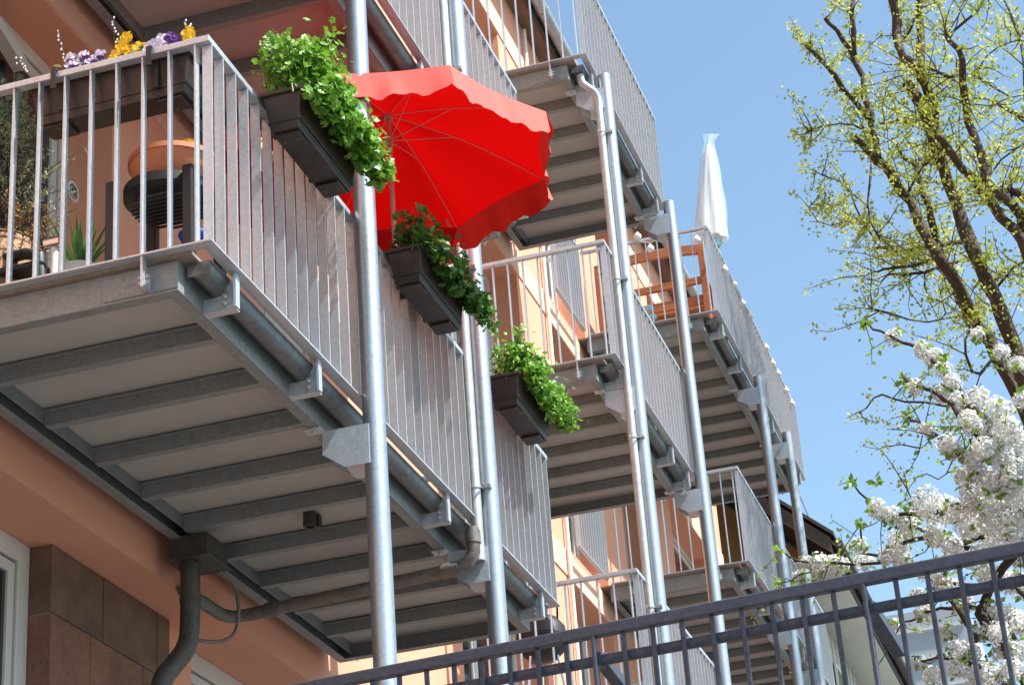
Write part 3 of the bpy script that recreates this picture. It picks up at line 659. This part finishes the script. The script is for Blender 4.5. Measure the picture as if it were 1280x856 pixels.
for i in range(8):
    V=[];Fc=[]
    for a in range(NR+1):
        for k in range(NA+1): V.append(canopy(i,k/NA,a/NR))
    for a in range(NR):
        for k in range(NA): q=a*(NA+1)+k; Fc.append((q,q+1,q+NA+2,q+NA+1))
    cn.add(V,Fc)
    V=[];Fc=[];rn=random.Random(i)
    ph=rn.uniform(0,6)
    for k in range(25):
        f=k/24; p=canopy(i,f,1); out=(p-C0); out.z=0; out.normalize(); wv=.010*math.sin(f*17+ph)+.006*math.sin(f*31+ph)
        hgt=.155+.022*math.sin(f*math.pi*3)**2+.008*math.sin(f*40) - .03*(abs(f-.5)*2)**8
        for j in range(5):
            g_=j/4; V.append(p+out*(.03*g_+wv*g_)+Vector((0,0,-hgt*g_)))
    for k in range(24):
        for j in range(4): q=k*5+j; Fc.append((q,q+5,q+6,q+1))
    va.add(V,Fc)
o=part('canopy',cn,M['red'],r,smooth=True,fix=False); o.location=inv
bm=bmesh.new(); bm.from_mesh(o.data); bmesh.ops.remove_doubles(bm,verts=bm.verts,dist=1e-4); bm.to_mesh(o.data); bm.free()
o=part('valance',va,M['redval'],r,'faded pink valance',smooth=True,fix=False); o.location=inv
m=MB(); m.tube([hub+Vector((0,0,.05)),Vector((hub.x,hub.y,.02))],.013,14); m.tube([hub+Vector((0,0,-.14)),hub+Vector((0,0,-.20))],.022,14); m.tube([hub+Vector((0,0,.0)),hub+Vector((0,0,-.03))],.025,14); o=part('pole',m,M['rib'],r,smooth='auto'); o.location=inv
for i in range(8):
    m=MB(); m.tube([canopy(i,0,a/NR)+Vector((0,0,-.008)) for a in range(NR+1)],.0022,6); o=part('rib',m,M['rib'],r); o.location=inv
    mid=canopy(i,0,.42)+Vector((0,0,-.01)); m=MB(); m.tube([hub+Vector((0,0,-.17)),mid],.002,6); o=part('stay',m,M['rib'],r); o.location=inv
m=MB(); m.box(hub.x-.03,hub.x+.03,-.03,.06,.90,.965); o=part('rail_clamp',m,M['blackp'],r); o.location=inv
# ------------------------------------------------------------------ kettle barbecue
c=Vector((8.12,.93,.02)); r=empty('kettle_barbecue',c,'black kettle barbecue with wire handles on the lowest narrow balcony','barbecue')
m=MB(); m.lathe((0,0,.60),[(0,0),(.10,.02),(.17,.09),(.195,.18),(.20,.185),(.20,.195),(.19,.2)],32); part('bowl',m,M['blackp'],r,smooth='auto')
m=MB(); m.lathe((0,0,.80),[(.198,0),(.185,.08),(.13,.15),(.05,.18),(0,.182)],32); part('lid',m,M['blackp'],r,smooth='auto')
m=MB(); m.tube([(-.05,-.05,.96),(-.06,-.06,1.06),(-.0,-.1,1.16),(.05,-.13,1.06),(.05,-.12,.90)],.009,8); m.tube([(-.1,0,.95),(-.12,.02,1.10),(-.10,.10,1.12),(-.08,.12,.95)],.008,8); part('handle',m,M['blackp'],r,smooth=True)
for k in range(3): an=k*2.09+.4; m=MB(); m.tube([(math.cos(an)*.12,math.sin(an)*.12,.64),(math.cos(an)*.22,math.sin(an)*.22,0)],.011,8); part('leg',m,M['silver'],r)
# ------------------------------------------------------------------ far balcony things
zD=2*H+.02
r=empty('wooden_bench',(13.15,.75,zD),'orange-brown slatted wooden bench behind the bars of the far top balcony','bench'); inv=-r.location
def bpt(y,z,x=13.1): return (x,y,z)
m=MB(); 
for yy in (.17,1.33): m.box(13.07,13.13,yy-.035,yy+.035,zD,zD+1.0)
o=part('leg',m,M['wood'],r,bev=.006); o.location=inv
m=MB(); 
for yy in (.17,1.33): m.box(13.55,13.61,yy-.035,yy+.035,zD,zD+.62)
o=part('leg',m,M['wood'],r,bev=.006); o.location=inv
m=MB(); P=[(13.1,.14,zD+1.0),(13.09,.4,zD+1.03),(13.08,.75,zD+1.045),(13.09,1.1,zD+1.03),(13.1,1.36,zD+1.0)]
for a,b_ in zip(P[:-1],P[1:]): m.bar(a,b_,.045,.11)
m.box(13.08,13.12,.2,1.3,zD+.60,zD+.68); m.box(13.08,13.12,.2,1.3,zD+.30,zD+.34)
o=part('backrest',m,M['wood'],r,bev=.004); o.location=inv
m=MB(); 
for k in range(5): m.box(13.14+.09*k,13.21+.09*k,.2,1.3,zD+.40,zD+.425)
m.box(13.10,13.13,.2,1.3,zD+.36,zD+.47); m.box(13.55,13.58,.2,1.3,zD+.33,zD+.42)
o=part('seat',m,M['wood'],r,bev=.004); o.location=inv
for yy in (.17,1.33): m=MB(); m.bar((13.1,yy,zD+.66),(13.62,yy,zD+.62),.06,.03); o=part('armrest',m,M['wood'],r); o.location=inv
# plastic sack parasol
a0=at(889,318,'x',13.3); a0.z=max(a0.z,zD); tp_=at(886,182,'x',13.3)
r=empty('folded_parasol',(a0.x,a0.y+.05,zD),'closed white parasol wrapped in clear plastic film, standing above the far railing','parasol'); inv=-r.location
m=MB(); base=at(889,300,'x',13.3); ax_=(tp_-base); V=[];Fc=[]; K=28
for i in range(13):
    f=i/12; c=base.lerp(tp_,f); rad=.125*(1-f)**.75+.028
    for k in range(K): an=2*math.pi*k/K; rr=rad*(1+.17*math.sin(an*7+f*2.5)+.06*math.sin(an*3)); V.append(c+Vector((math.cos(an)*rr,math.sin(an)*rr,0)))
for i in range(12):
    for k in range(K): k2=(k+1)%K; Fc.append((i*K+k,i*K+k2,(i+1)*K+k2,(i+1)*K+k))
m.add(V,Fc); o=part('canopy',m,M['cloth'],r,smooth=True); o.location=inv
m=MB(); V=[];Fc=[]
tt=at(884,168,'x',13.3); t2=at(897,168,'x',13.3)
for i in range(15):
    f=i/14; 
    if f<.82: c=base.lerp(tp_,f/.82); rad=.135*(1-f/.82)**.7+.055
    else: g_=(f-.82)/.18; c=tp_.lerp(tt.lerp(t2,.5),g_); rad=.055+.01*g_
    for k in range(K):
        an=2*math.pi*k/K; rr=rad*(1+.10*math.sin(an*5+f*6)+.05*math.sin(an*11-f*9)); fl=1 if f<.85 else 1-.85*(f-.85)/.15
        V.append(c+Vector((math.cos(an)*rr*fl,math.sin(an)*rr*(1+.5*(1-fl)),.03*math.sin(an)*(1-fl))))
for i in range(14):
    for k in range(K): k2=(k+1)%K; Fc.append((i*K+k,i*K+k2,(i+1)*K+k2,(i+1)*K+k))
m.add(V,Fc); o=part('plastic_sleeve',m,M['film'],r,smooth=True,fix=False); o.location=inv
m=MB(); m.tube([Vector((base.x,base.y,zD)),base],.02,12); o=part('pole',m,M['zinc'],r,smooth='auto'); o.location=inv
m=MB(); bb=base+Vector((0,-.03,-.03)); m.lathe(bb,[(.05,-.07),(.075,-.05),(.06,-.02),(.085,0),(.06,.03)],18); o=part('tie',m,M['ltblue'],r,smooth=True); o.location=inv
# globes
r=empty('string_lights',(XC,-.03,2*H+1),'string of small white globe lamps along the far top railing','string lights'); inv=-r.location
pts=[(12.55,1.15),(12.55,.75),(12.54,.2)]
P=[]
for u,v in ((813,311),(797,296),(871,300)): P.append(at(u,v,'x',12.53))
cord=[Vector((12.53,P[1].y,6.47)),Vector((12.53,P[0].y,6.42)),Vector((12.53,.4,6.45)),Vector((12.53,P[2].y,6.42)),Vector((12.53,-.035,6.46))]
for u,v in ((906,337),(918,356),(928,379),(938,395),(958,435),(966,454),(973,467),(983,488),(990,504)):
    p=at(u,v,'y',-.04); P.append(p); cord+= [p+Vector((0,0,.03))]
for p in P:
    m=MB(); m.ball(p,.035 if p.x>12.6 else .042,14,10); m.tube([p+Vector((0,0,.03)),p+Vector((0,0,.055))],.012,8); o=part('globe',m,M['globe'],r,smooth=True); o.location=inv
m=MB(); m.tube(cord,.003,5,cap=False); o=part('cord',m,M['whitepot'],r); o.location=inv
r=empty('garden_balls',at(813,392,'x',12.7),'two pale blue disc-shaped balls at the foot of the side bars below the wooden bench','ornament'); inv=-r.location
for u,v in ((811,386),(815,397)): m=MB(); c=at(u,v,'x',12.66); m.ball(c,.055,14,9,.5,1,.8); o=part('ball',m,M['ltblue'],r,smooth=True); o.location=inv
m=MB(); c=at(902,375,'y',.12); m.tube([(c.x,c.y,zD),(c.x-.0,c.y,zD+.22)],.014,8); m.tube([(c.x-.09,c.y-.1,zD+.27),(c.x,c.y,zD+.23),(c.x+.1,c.y+.02,zD+.22)],.018,8)
link('ashtray_stand',m.mesh('ashtray_stand',M['blackp'],'auto'),label='small black stand on the far top balcony at the foot of the long railing',cat='stand')
# ------------------------------------------------------------------ foreground fence
F0=Vector((.28778,-.31877,-1.84465)); F1=Vector((.05167,-2.98493,-1.84465)); fd=(F1-F0).normalized(); nx=Vector((fd.y,-fd.x,0)); 
if nx.x<0: nx=-nx    # points away from camera
r=empty('steel_fence',(.17,-1.4,-3.05),'dark galvanised bar fence sloping across the bottom of the picture','fence'); inv=-r.location
def fp(t,dz=0,off=0): return F0+fd*t+Vector((0,0,dz))+nx*off
m=MB(); m.bar(fp(-1.6),fp(4.2),.040,.044); o=part('top_rail',m,M['fence'],r,bev=.005); o.location=inv
m=MB(); m.tube([fp(-1.6,-.100,.032),fp(4.2,-.100,.032)],.020,16); o=part('lower_rail',m,M['fence'],r,smooth='auto'); o.location=inv
m=MB(); m.bar(fp(-1.6,-1.12),fp(4.2,-1.12),.035,.035); o=part('bottom_rail',m,M['fence'],r); o.location=inv
T0=(at(740,788,'z',F0.z)-F0).dot(fd); sp=.1115; n0=-22
for k in range(n0,28):
    t=T0+sp*k
    if t<-1.55 or t>4.15: continue
    pstt=(k%9==0)
    m=MB()
    if pstt: m.bar(fp(t,-.0225,-.004),fp(t,-1.22,-.004),.036,.014,fd)
    else: m.bar(fp(t,-.0225,.002),fp(t,-1.10,.002),.017,.017,fd)
    o=part('fence_post' if pstt else 'bar',m,M['fence'],r,bev=.003); o.location=inv
    if pstt:
        m=MB(); m.box(-.001,.0,0,0,0,0) if 0 else None
        m.bar(fp(t,-.085,.05),fp(t+.03,-.19,.30),.045,.045,fd); o=part('brace',m,M['fence'],r,bev=.004); o.location=inv
        m=MB(); m.bar(fp(t,-.10,.006),fp(t,-.10,.055),.03,.05); o=part('clip',m,M['fence'],r); o.location=inv
m=MB(); a=fp(-1.7,0,.05); b_=fp(4.3,0,.05); m.bar((a.x,a.y,(GZ-3.07)/2),(b_.x,b_.y,(GZ-3.07)/2),.5,abs(GZ+3.07)); link('garden_wall',m.mesh('garden_wall',M['concrete']),label='low concrete garden wall carrying the bar fence',cat='wall')
# ------------------------------------------------------------------ neighbouring house
r=empty('ochre_house',(21.6,4,GZ),'ochre gabled house with dark verge boards and pale street side beyond the balconies','house'); inv=-r.location
HX=21.0; ey,ez=.20,5.96; sl_=.90
def vz(y): return ez+sl_*(y-ey)
WX=22.35; WYy=.80
m=MB(); m.poly([(WX,WYy+.01,GZ),(WX,WYy+.01,vz(WYy)-.25),(WX,6,vz(6)-.25),(WX,11.2,vz(WYy)-.25),(WX,11.2,GZ)],(.3,0,0)); o=part('gable_wall',m,M['yellowwall'],r); o.location=inv
m=MB(); m.box(WX+.02,60,WYy,WYy+.3,GZ,5.75); o=part('street_wall',m,M['palewall'],r,'pale boarded street wall'); o.location=inv
bb=MB(); x=WX+.3
while x<40: bb.box(x,x+.02,WYy-.02,WYy-.001,GZ,5.7); x+=.42
o=part('cover_strip',bb,M['white'],r); o.location=inv
for x in (24.2,27.6,31,35):
    m=MB(); m.box(x,x+1.1,WYy-.05,WYy-.021,3.4,5.1); m.box(x+.08,x+1.02,WYy-.054,WYy-.051,3.48,5.02,1); o=part('window',m,[M['white'],M['glass']],r); o.location=inv
m=MB(); m.box(WX-.03,WX-.001,1.05,1.75,4.0,5.25); o=part('shutter',m,M['shutter'],r); o.location=inv
# roof slab: verge overhang
def slab(mb,x0,x1,y0,z0,y1,z1,t):
    mb.add([(x0,y0,z0),(x1,y0,z0),(x1,y1,z1),(x0,y1,z1),(x0,y0,z0+t),(x1,y0,z0+t),(x1,y1,z1+t),(x0,y1,z1+t)],[(0,3,2,1),(4,5,6,7),(0,1,5,4),(1,2,6,5),(2,3,7,6),(3,0,4,7)])
m=MB(); slab(m,HX,60,ey,ez-.16,6,vz(6)-.16,.1); slab(m,HX,60,6,vz(6)-.16,11.8,ez-.16,.1); o=part('soffit',m,M['darkboard'],r); o.location=inv
m=MB(); slab(m,HX-.05,60,ey-.08,ez-.055,6,vz(6)-.05,.06); slab(m,HX-.05,60,6,vz(6)-.05,11.9,ez-.055,.06); o=part('roof',m,M['rtile'],r); o.location=inv
m=MB(); slab(m,HX-.03,HX-.001,ey-.02,ez-.30,6,vz(6)-.30,.24); o=part('verge_board',m,M['rtile'],r); o.location=inv
m=MB(); m.box(HX+.02,60,ey-.0,WYy-.001,ez-.36,ez-.33); o=part('eave_soffit',m,M['palewall'],r,'pale boxed eave'); o.location=inv
m=MB(); pr=[]
for k in range(9): a=math.pi*k/8; pr.append((ey-.10-.075*math.cos(a),ez-.12-.08*math.sin(a)))
m.add([(HX,y,z) for y,z in pr]+[(60,y,z) for y,z in pr],[(i,i+1,i+10,i+9) for i in range(8)]); m.add([(HX,y,z) for y,z in pr],[tuple(range(9))])
m.box(HX,60,ey-.022,ey-.001,ez-.33,ez-.06); o=part('gutter',m,M['rtile'],r,smooth='auto'); o.location=inv
m=MB(); m.tube([at(1000,620,'x',24),at(1016,658,'x',24)],.008,5); m.tube([at(1010,645,'x',24),at(1016,658,'x',24)+Vector((0,.3,-.1))],.006,5)
link('roof_aerial',m.mesh('roof_aerial',M['blackp']),label='thin dark wire aerial rising over the ochre house roof',cat='aerial')
# far grey block
r=empty('office_block',(44,-8,GZ),'distant pale grey flat-fronted block behind the blossom at the bottom right','building'); inv=-r.location
a=at(1105,770,'x',46); b_=at(1165,850,'x',46)
m=MB(); m.box(46,56,a.y-2.1,a.y+1.2,GZ,a.z); o=part('wall',m,M['far'],r); o.location=inv
m=MB()
for k in range(5): z=a.z-.55-k*.75; m.box(45.94,45.99,a.y-2.0,a.y+1.0,z,z+.05)
o=part('ledge',m,M['white'],r); o.location=inv
# ------------------------------------------------------------------ big tree
rnd=random.Random(77)
TD=24.0
r=empty('tree',dep(1300,640,TD)*1.0,'tall old tree with yellow-green young leaves filling the upper right','tree'); r.location.z=GZ; inv=-r.location
limbs=[
 ([(1300,560),(1271,487),(1239,431),(1218,399),(1194,350),(1176,325),(1155,290),(1131,245),(1110,210),(1092,196),(1067,173)],11,5.0,0),
 ([(1098,200),(1095,168),(1085,147),(1061,119),(1040,89),(1008,58)],5.5,3,.3),
 ([(1090,150),(1076,105),(1068,70),(1050,45),(1032,24)],5,2.8,.5),
 ([(1068,70),(1065,30),(1066,-20)],4,3,.5),
 ([(1300,540),(1271,448),(1257,399),(1239,364),(1225,332),(1211,300),(1187,238),(1176,200),(1166,168),(1152,137),(1134,105)],12,7,-.5),
 ([(1172,190),(1169,147),(1162,112),(1145,84),(1124,63),(1120,35),(1112,-20)],7,6,-.7),
 ([(1152,90),(1151,35),(1147,-20)],5.5,4.5,-.4),
 ([(1310,420),(1290,330),(1274,294),(1246,266),(1222,231),(1197,203),(1176,172)],9,5,-1.2),
 ([(1285,300),(1271,259),(1246,242),(1232,224),(1222,186),(1208,140),(1204,98),(1201,67),(1183,45)],7.5,3.5,-1.5),
 ([(1330,330),(1305,280),(1280,245),(1262,235)],8,4,-1.2),
 ([(1225,430),(1190,350),(1169,298),(1162,270),(1152,230),(1145,205),(1128,200),(1122,180)],7,2.5,.6),
 ([(1320,170),(1280,151),(1243,126)],5,2.5,-.8),
 ([(1255,0),(1279,60),(1282,140)],1.5,1.5,-.3),
 ([(1208,301),(1183,304),(1148,312),(1127,315),(1096,310)],3.6,2,.4),
 ([(1212,324),(1176,332),(1148,343),(1110,343)],3.2,1.8,.6),
 ([(1170,325),(1130,333),(1097,340)],3,1.5,.5),
 ([(1190,390),(1169,403),(1130,398),(1090,385)],1.6,.8,.2),
 ([(1250,440),(1218,476),(1204,431),(1215,405)],2.6,1.6,-.2),
 ([(1260,540),(1218,510),(1168,504),(1120,501),(1099,490),(1075,515)],2.4,1,.2),
 ([(1089,205),(1082,273),(1100,300)],1.8,1.2,.4),([(1095,305),(1078,270),(1057,235),(1020,214)],1.8,.8,.5),
 ([(1062,251),(1035,256),(1011,259)],1.1,.6,.5),([(1075,272),(1047,281),(1012,277)],.9,.5,.5),
 ([(1090,168),(1060,152),(1020,160),(1008,165)],1.3,.7,.3),([(1152,137),(1150,150),(1128,150),(1100,155)],2.2,1,.2),
 ([(1201,90),(1190,95),(1172,90)],3,2,-1),([(1131,245),(1150,215),(1170,190)],2,1.2,.1),
 ([(1240,364),(1262,340),(1290,320)],2.4,1.4,-.6),([(1225,240),(1260,190),(1300,170)],1.6,1,-.8),([(1183,45),(1215,20),(1240,-10)],2.2,1.5,-1.4),
 ([(1120,60),(1137,40),(1145,15),(1162,-10)],2.2,1.3,-.3),([(1230,600),(1200,560),(1170,540),(1150,560)],1.4,.7,0),([(1195,560),(1180,600),(1150,590),(1130,620)],1.2,.6,.1),
 ([(1260,120),(1215,95),(1240,60),(1275,50)],1.3,.8,-1)]
tk=MB(); lf=MB(); tw=MB()
def leafq(mb,p,size,rnd):
    d=Vector((rnd.gauss(0,1),rnd.gauss(0,1),rnd.gauss(-.1,1))).normalized(); sd=d.cross(Vector((rnd.gauss(0,1),rnd.gauss(0,1),rnd.gauss(0,1)))).normalized()*size*.32; q=p+d*size
    mb.add([p,p+d*size*.5+sd,q,p+d*size*.5-sd],[(0,1,2,3)])
def tuft(mb,p,n,spread,size,rnd):
    for _ in range(n): leafq(mb,p+Vector([rnd.gauss(0,spread) for _ in range(3)]),size*rnd.uniform(.6,1.2),rnd)
PXM=F/TD
def chaikin(P,n=2):
    for _ in range(n):
        Q=[P[0]]
        for a,b_ in zip(P[:-1],P[1:]): Q+=[a*.75+b_*.25,a*.25+b_*.75]
        P=Q+[P[-1]]
    return P
def resamp(P,step):
    out=[]
    for a,b_ in zip(P[:-1],P[1:]):
        n=max(1,int((b_-a).length/step))
        for k in range(n): out.append(a.lerp(b_,k/n))
    return out+[P[-1]]
twig_src=[]
for pl,r0,r1,dd in limbs:
    P=[dep(u,v,TD+dd+.35*math.sin(i*1.3+r0)) for i,(u,v) in enumerate(pl)]
    n=len(P); rr=[.88*(r0+(r1-r0)*i/(n-1))/PXM for i in range(n)]
    Q=resamp(chaikin(P,1),.22); RR=[]
    for i in range(len(Q)): f=i/(len(Q)-1)*(n-1); k=min(int(f),n-2); RR.append((rr[k]+(rr[k+1]-rr[k])*(f-k))*rnd.uniform(.9,1.12))
    Q=[q+Vector([rnd.gauss(0,.012) for _ in range(3)]) if 0<i<len(Q)-1 else q for i,q in enumerate(Q)]
    (tk if r0>2.3 else tw).tube(Q,RR,10 if r0>2.3 else 6)
    for i in range(1,len(Q)): twig_src.append((Q[i],(Q[i]-Q[i-1]).normalized(),RR[i]))
# trunk down to the ground
b0=dep(1300,550,TD-.2); tk.tube([Vector((b0.x+.6,b0.y-.6,GZ)),Vector((b0.x+.5,b0.y-.5,b0.z-4)),Vector((b0.x+.2,b0.y-.25,b0.z-1)),b0],[.42,.34,.25,.16],14)
for k in range(470):
    p,d,r_=rnd.choice(twig_src)
    # project to weight density to the upper right
    rel=p-CP; zc=rel.dot(fw); u=640+F*rel.dot(rt)/zc; v=428-F*rel.dot(up)/zc
    if v>430 and rnd.random()<.45: continue
    if u<1060 and rnd.random()<.35: continue
    L=rnd.uniform(.25,1.0) if u>1090 else rnd.uniform(.15,.5)
    dr=(d*.5+Vector([rnd.gauss(0,.6) for _ in range(3)])+Vector((0,0,.25))).normalized()
    a=p; P=[a]; 
    for j in range(4): dr=(dr+Vector([rnd.gauss(0,.22) for _ in range(3)])).normalized(); a=a+dr*L/4; P.append(a)
    tw.tube(P,[.009,.007,.006,.004,.003],4,cap=False)
    for j in range(1,5):
        if rnd.random()<.85:
            tuft(lf,P[j],rnd.randint(7,13),.042,.056,rnd)
            if rnd.random()<.5: tuft(lf,P[j-1].lerp(P[j],.5)+Vector([rnd.gauss(0,.05) for _ in range(3)]),rnd.randint(3,6),.030,.05,rnd)
for p,d,r_ in twig_src:
    if rnd.random()<.8: tuft(lf,p+Vector([rnd.gauss(0,.06+r_) for _ in range(3)]),rnd.randint(4,9),.045,.052,rnd)
o=part('trunk',tk,M['bark'],r,smooth=True,fix=False); o.location=inv
o=part('twig',tw,M['bark'],r,smooth=True,fix=False); o.location=inv
o=part('crown',lf,M['tleaf'],r,fix=False); o.location=inv
# ------------------------------------------------------------------ cherry tree
rnd=random.Random(101); CD=12.0; CPX=F/CD
r=empty('cherry_tree',dep(1320,900,CD),'cherry tree with dense white blossom clusters behind the bar fence at right','tree'); r.location.z=GZ; inv=-r.location
cl=[(1116,421,14),(1152,436,15),(1166,447,16),(1180,461,14),(1189,475,14),(1145,483,14),(1177,492,17),(1200,503,17),(1225,503,20),(1247,512,20),(1214,529,18),(1236,537,20),(1259,537,22),(1273,554,22),(1160,537,13),(1183,554,15),(1193,562,14),(1214,576,17),(1231,565,20),(1253,571,22),(1236,604,24),(1264,599,24),(1224,419,12),(1250,440,13),(1271,456,13),(1277,500,12),
(1095,633,13),(1115,645,13),(1136,657,17),(1154,630,18),(1175,639,20),(1211,654,20),(1231,630,22),(1261,618,24),(1169,669,18),(1193,681,17),(1073,681,12),(1079,702,13),(1127,678,15),(1109,696,15),(1130,699,15),(1052,705,13),(1249,669,24),(1231,690,18),(1267,729,18),(1184,732,14),(1160,765,15),(1121,780,9),(1205,756,15),(1243,765,16),(1273,780,18),(1249,794,16),(1205,815,16),(1220,839,16),(1151,827,9),(1255,815,16),(1195,833,12),(1172,726,13),(1007,702,9),(1021,705,13),(1040,705,13),(998,720,8),(1273,640,20),(1275,690,20),(1210,700,14),(1150,712,12),(1245,725,14),(1265,840,16),(1230,715,15),(1262,770,15),(1225,790,13),(1180,790,12),(1165,845,12),(1240,845,15),(1275,815,16),(1185,700,13),(1150,745,11),(1215,620,17),(1195,640,14),(1245,645,20),(1205,600,14),(1285,580,22),(1290,650,22),(1290,740,18)]
brs=[([(1300,640),(1264,590),(1214,535),(1177,492),(1145,483),(1130,475)],5,1.2),([(1290,600),(1235,530),(1189,475),(1152,436),(1116,421),(1080,406)],5,1),
([(1290,650),(1231,600),(1183,554),(1160,537),(1135,520)],4,1),([(1300,500),(1271,456),(1224,419)],3,1),([(1310,560),(1277,500),(1250,440)],3,1.2),
([(1300,640),(1231,630),(1175,639),(1115,645),(1095,633),(1064,603)],5,.8),([(1300,690),(1249,669),(1193,681),(1136,657),(1108,640)],5,1.5),
([(1290,710),(1231,690),(1169,669),(1127,678),(1079,700),(1075,655)],5,1),([(1220,800),(1184,732),(1130,699),(1052,705),(1007,702),(975,688)],3.5,.8),
([(1030,706),(998,720),(974,728)],1.3,.7),([(1300,770),(1267,729),(1184,732),(1150,712)],4,1.5),([(1320,960),(1290,870),(1258,815),(1226,778),(1226,755),(1245,722),(1280,680),(1330,600)],7,5),
([(1300,840),(1243,765),(1205,756),(1160,765),(1121,780)],4,1),([(1300,870),(1220,839),(1205,815),(1151,827)],3.5,1),([(1262,820),(1235,780),(1238,750)],5,3)]
bk=MB(); fl=MB(); cf=MB()
def cdep(u,v): return CD+.55*math.sin(u*.013+1)+.45*math.cos(v*.017)
src=[]
for pl,r0,r1 in brs:
    P=resamp(chaikin([dep(u,v,cdep(u,v)) for u,v in pl],2),.12); n=len(P)
    P=[p+Vector([rnd.gauss(0,.008) for _ in range(3)]) for p in P]
    bk.tube(P,[(r0+(r1-r0)*i/(n-1))/CPX for i in range(n)],7); src+=P[n//3:]
b0=dep(1320,960,cdep(1320,960)); bk.tube([Vector((b0.x,b0.y,GZ)),b0],[.09,.036],12)
def flower(mb,p,n,size,rnd):
    n=n.normalized(); a=n.cross(Vector((rnd.gauss(0,1),rnd.gauss(0,1),rnd.gauss(0,1)))).normalized(); b_=n.cross(a)
    for k in range(5):
        t=k*1.2566+.1; d=a*math.cos(t)+b_*math.sin(t); sd=(-a*math.sin(t)+b_*math.cos(t))*size*.42
        mb.add([p,p+d*size*.6+sd+n*size*.25,p+d*size*1.05+n*size*.3,p+d*size*.6-sd+n*size*.25],[(0,1,2,3)])
for (u,v,rp_) in cl:
    c=dep(u,v,cdep(u,v)+rnd.uniform(-.1,.1)); R0=rp_/CPX*(.80 if v<620 else 1.0); nf=int(52000*R0*R0)+50
    subs=[(c+Vector([rnd.gauss(0,R0*.20) for _ in range(3)]),R0*rnd.uniform(.72,.95)) for _ in range(4)]
    for k in range(nf):
        cc,R1=rnd.choice(subs); d=Vector([rnd.gauss(0,1) for _ in range(3)]).normalized(); p=cc+d*R1*rnd.uniform(.82,1.03); flower(fl,p,d+Vector([rnd.gauss(0,.3) for _ in range(3)]),rnd.uniform(.0078,.0115),rnd)
    for k in range(3):
        d=Vector([rnd.gauss(0,1) for _ in range(3)]).normalized(); p=c+d*R0; 
        for j in range(4): leafq(cf,p,.045*rnd.uniform(.6,1.2),rnd)
for (u,v) in ((1080,406),(1130,475),(1135,520),(1064,603),(1108,640),(1075,655),(975,688),(974,728),(1095,600),(1030,700)):
    p=dep(u,v,cdep(u,v))
    for j in range(12): leafq(cf,p+Vector([rnd.gauss(0,.008) for _ in range(3)]),.06*rnd.uniform(.6,1.1),rnd)
for k in range(70):
    p=rnd.choice(src); dr=Vector([rnd.gauss(0,1) for _ in range(3)]).normalized(); L=rnd.uniform(.1,.35); q=p+dr*L; bk.tube([p,p.lerp(q,.5)+Vector([rnd.gauss(0,.02) for _ in range(3)]),q],[.004,.003,.002],4,cap=False)
    for j in range(3): tuft(cf,p.lerp(q,.4+.3*j),3,.012,.035,rnd)
o=part('branch',bk,M['cbark'],r,smooth=True,fix=False); o.location=inv
o=part('blossom',fl,M['petal'],r,fix=False); o.location=inv
o=part('foliage',cf,M['cleaf'],r,fix=False); o.location=inv
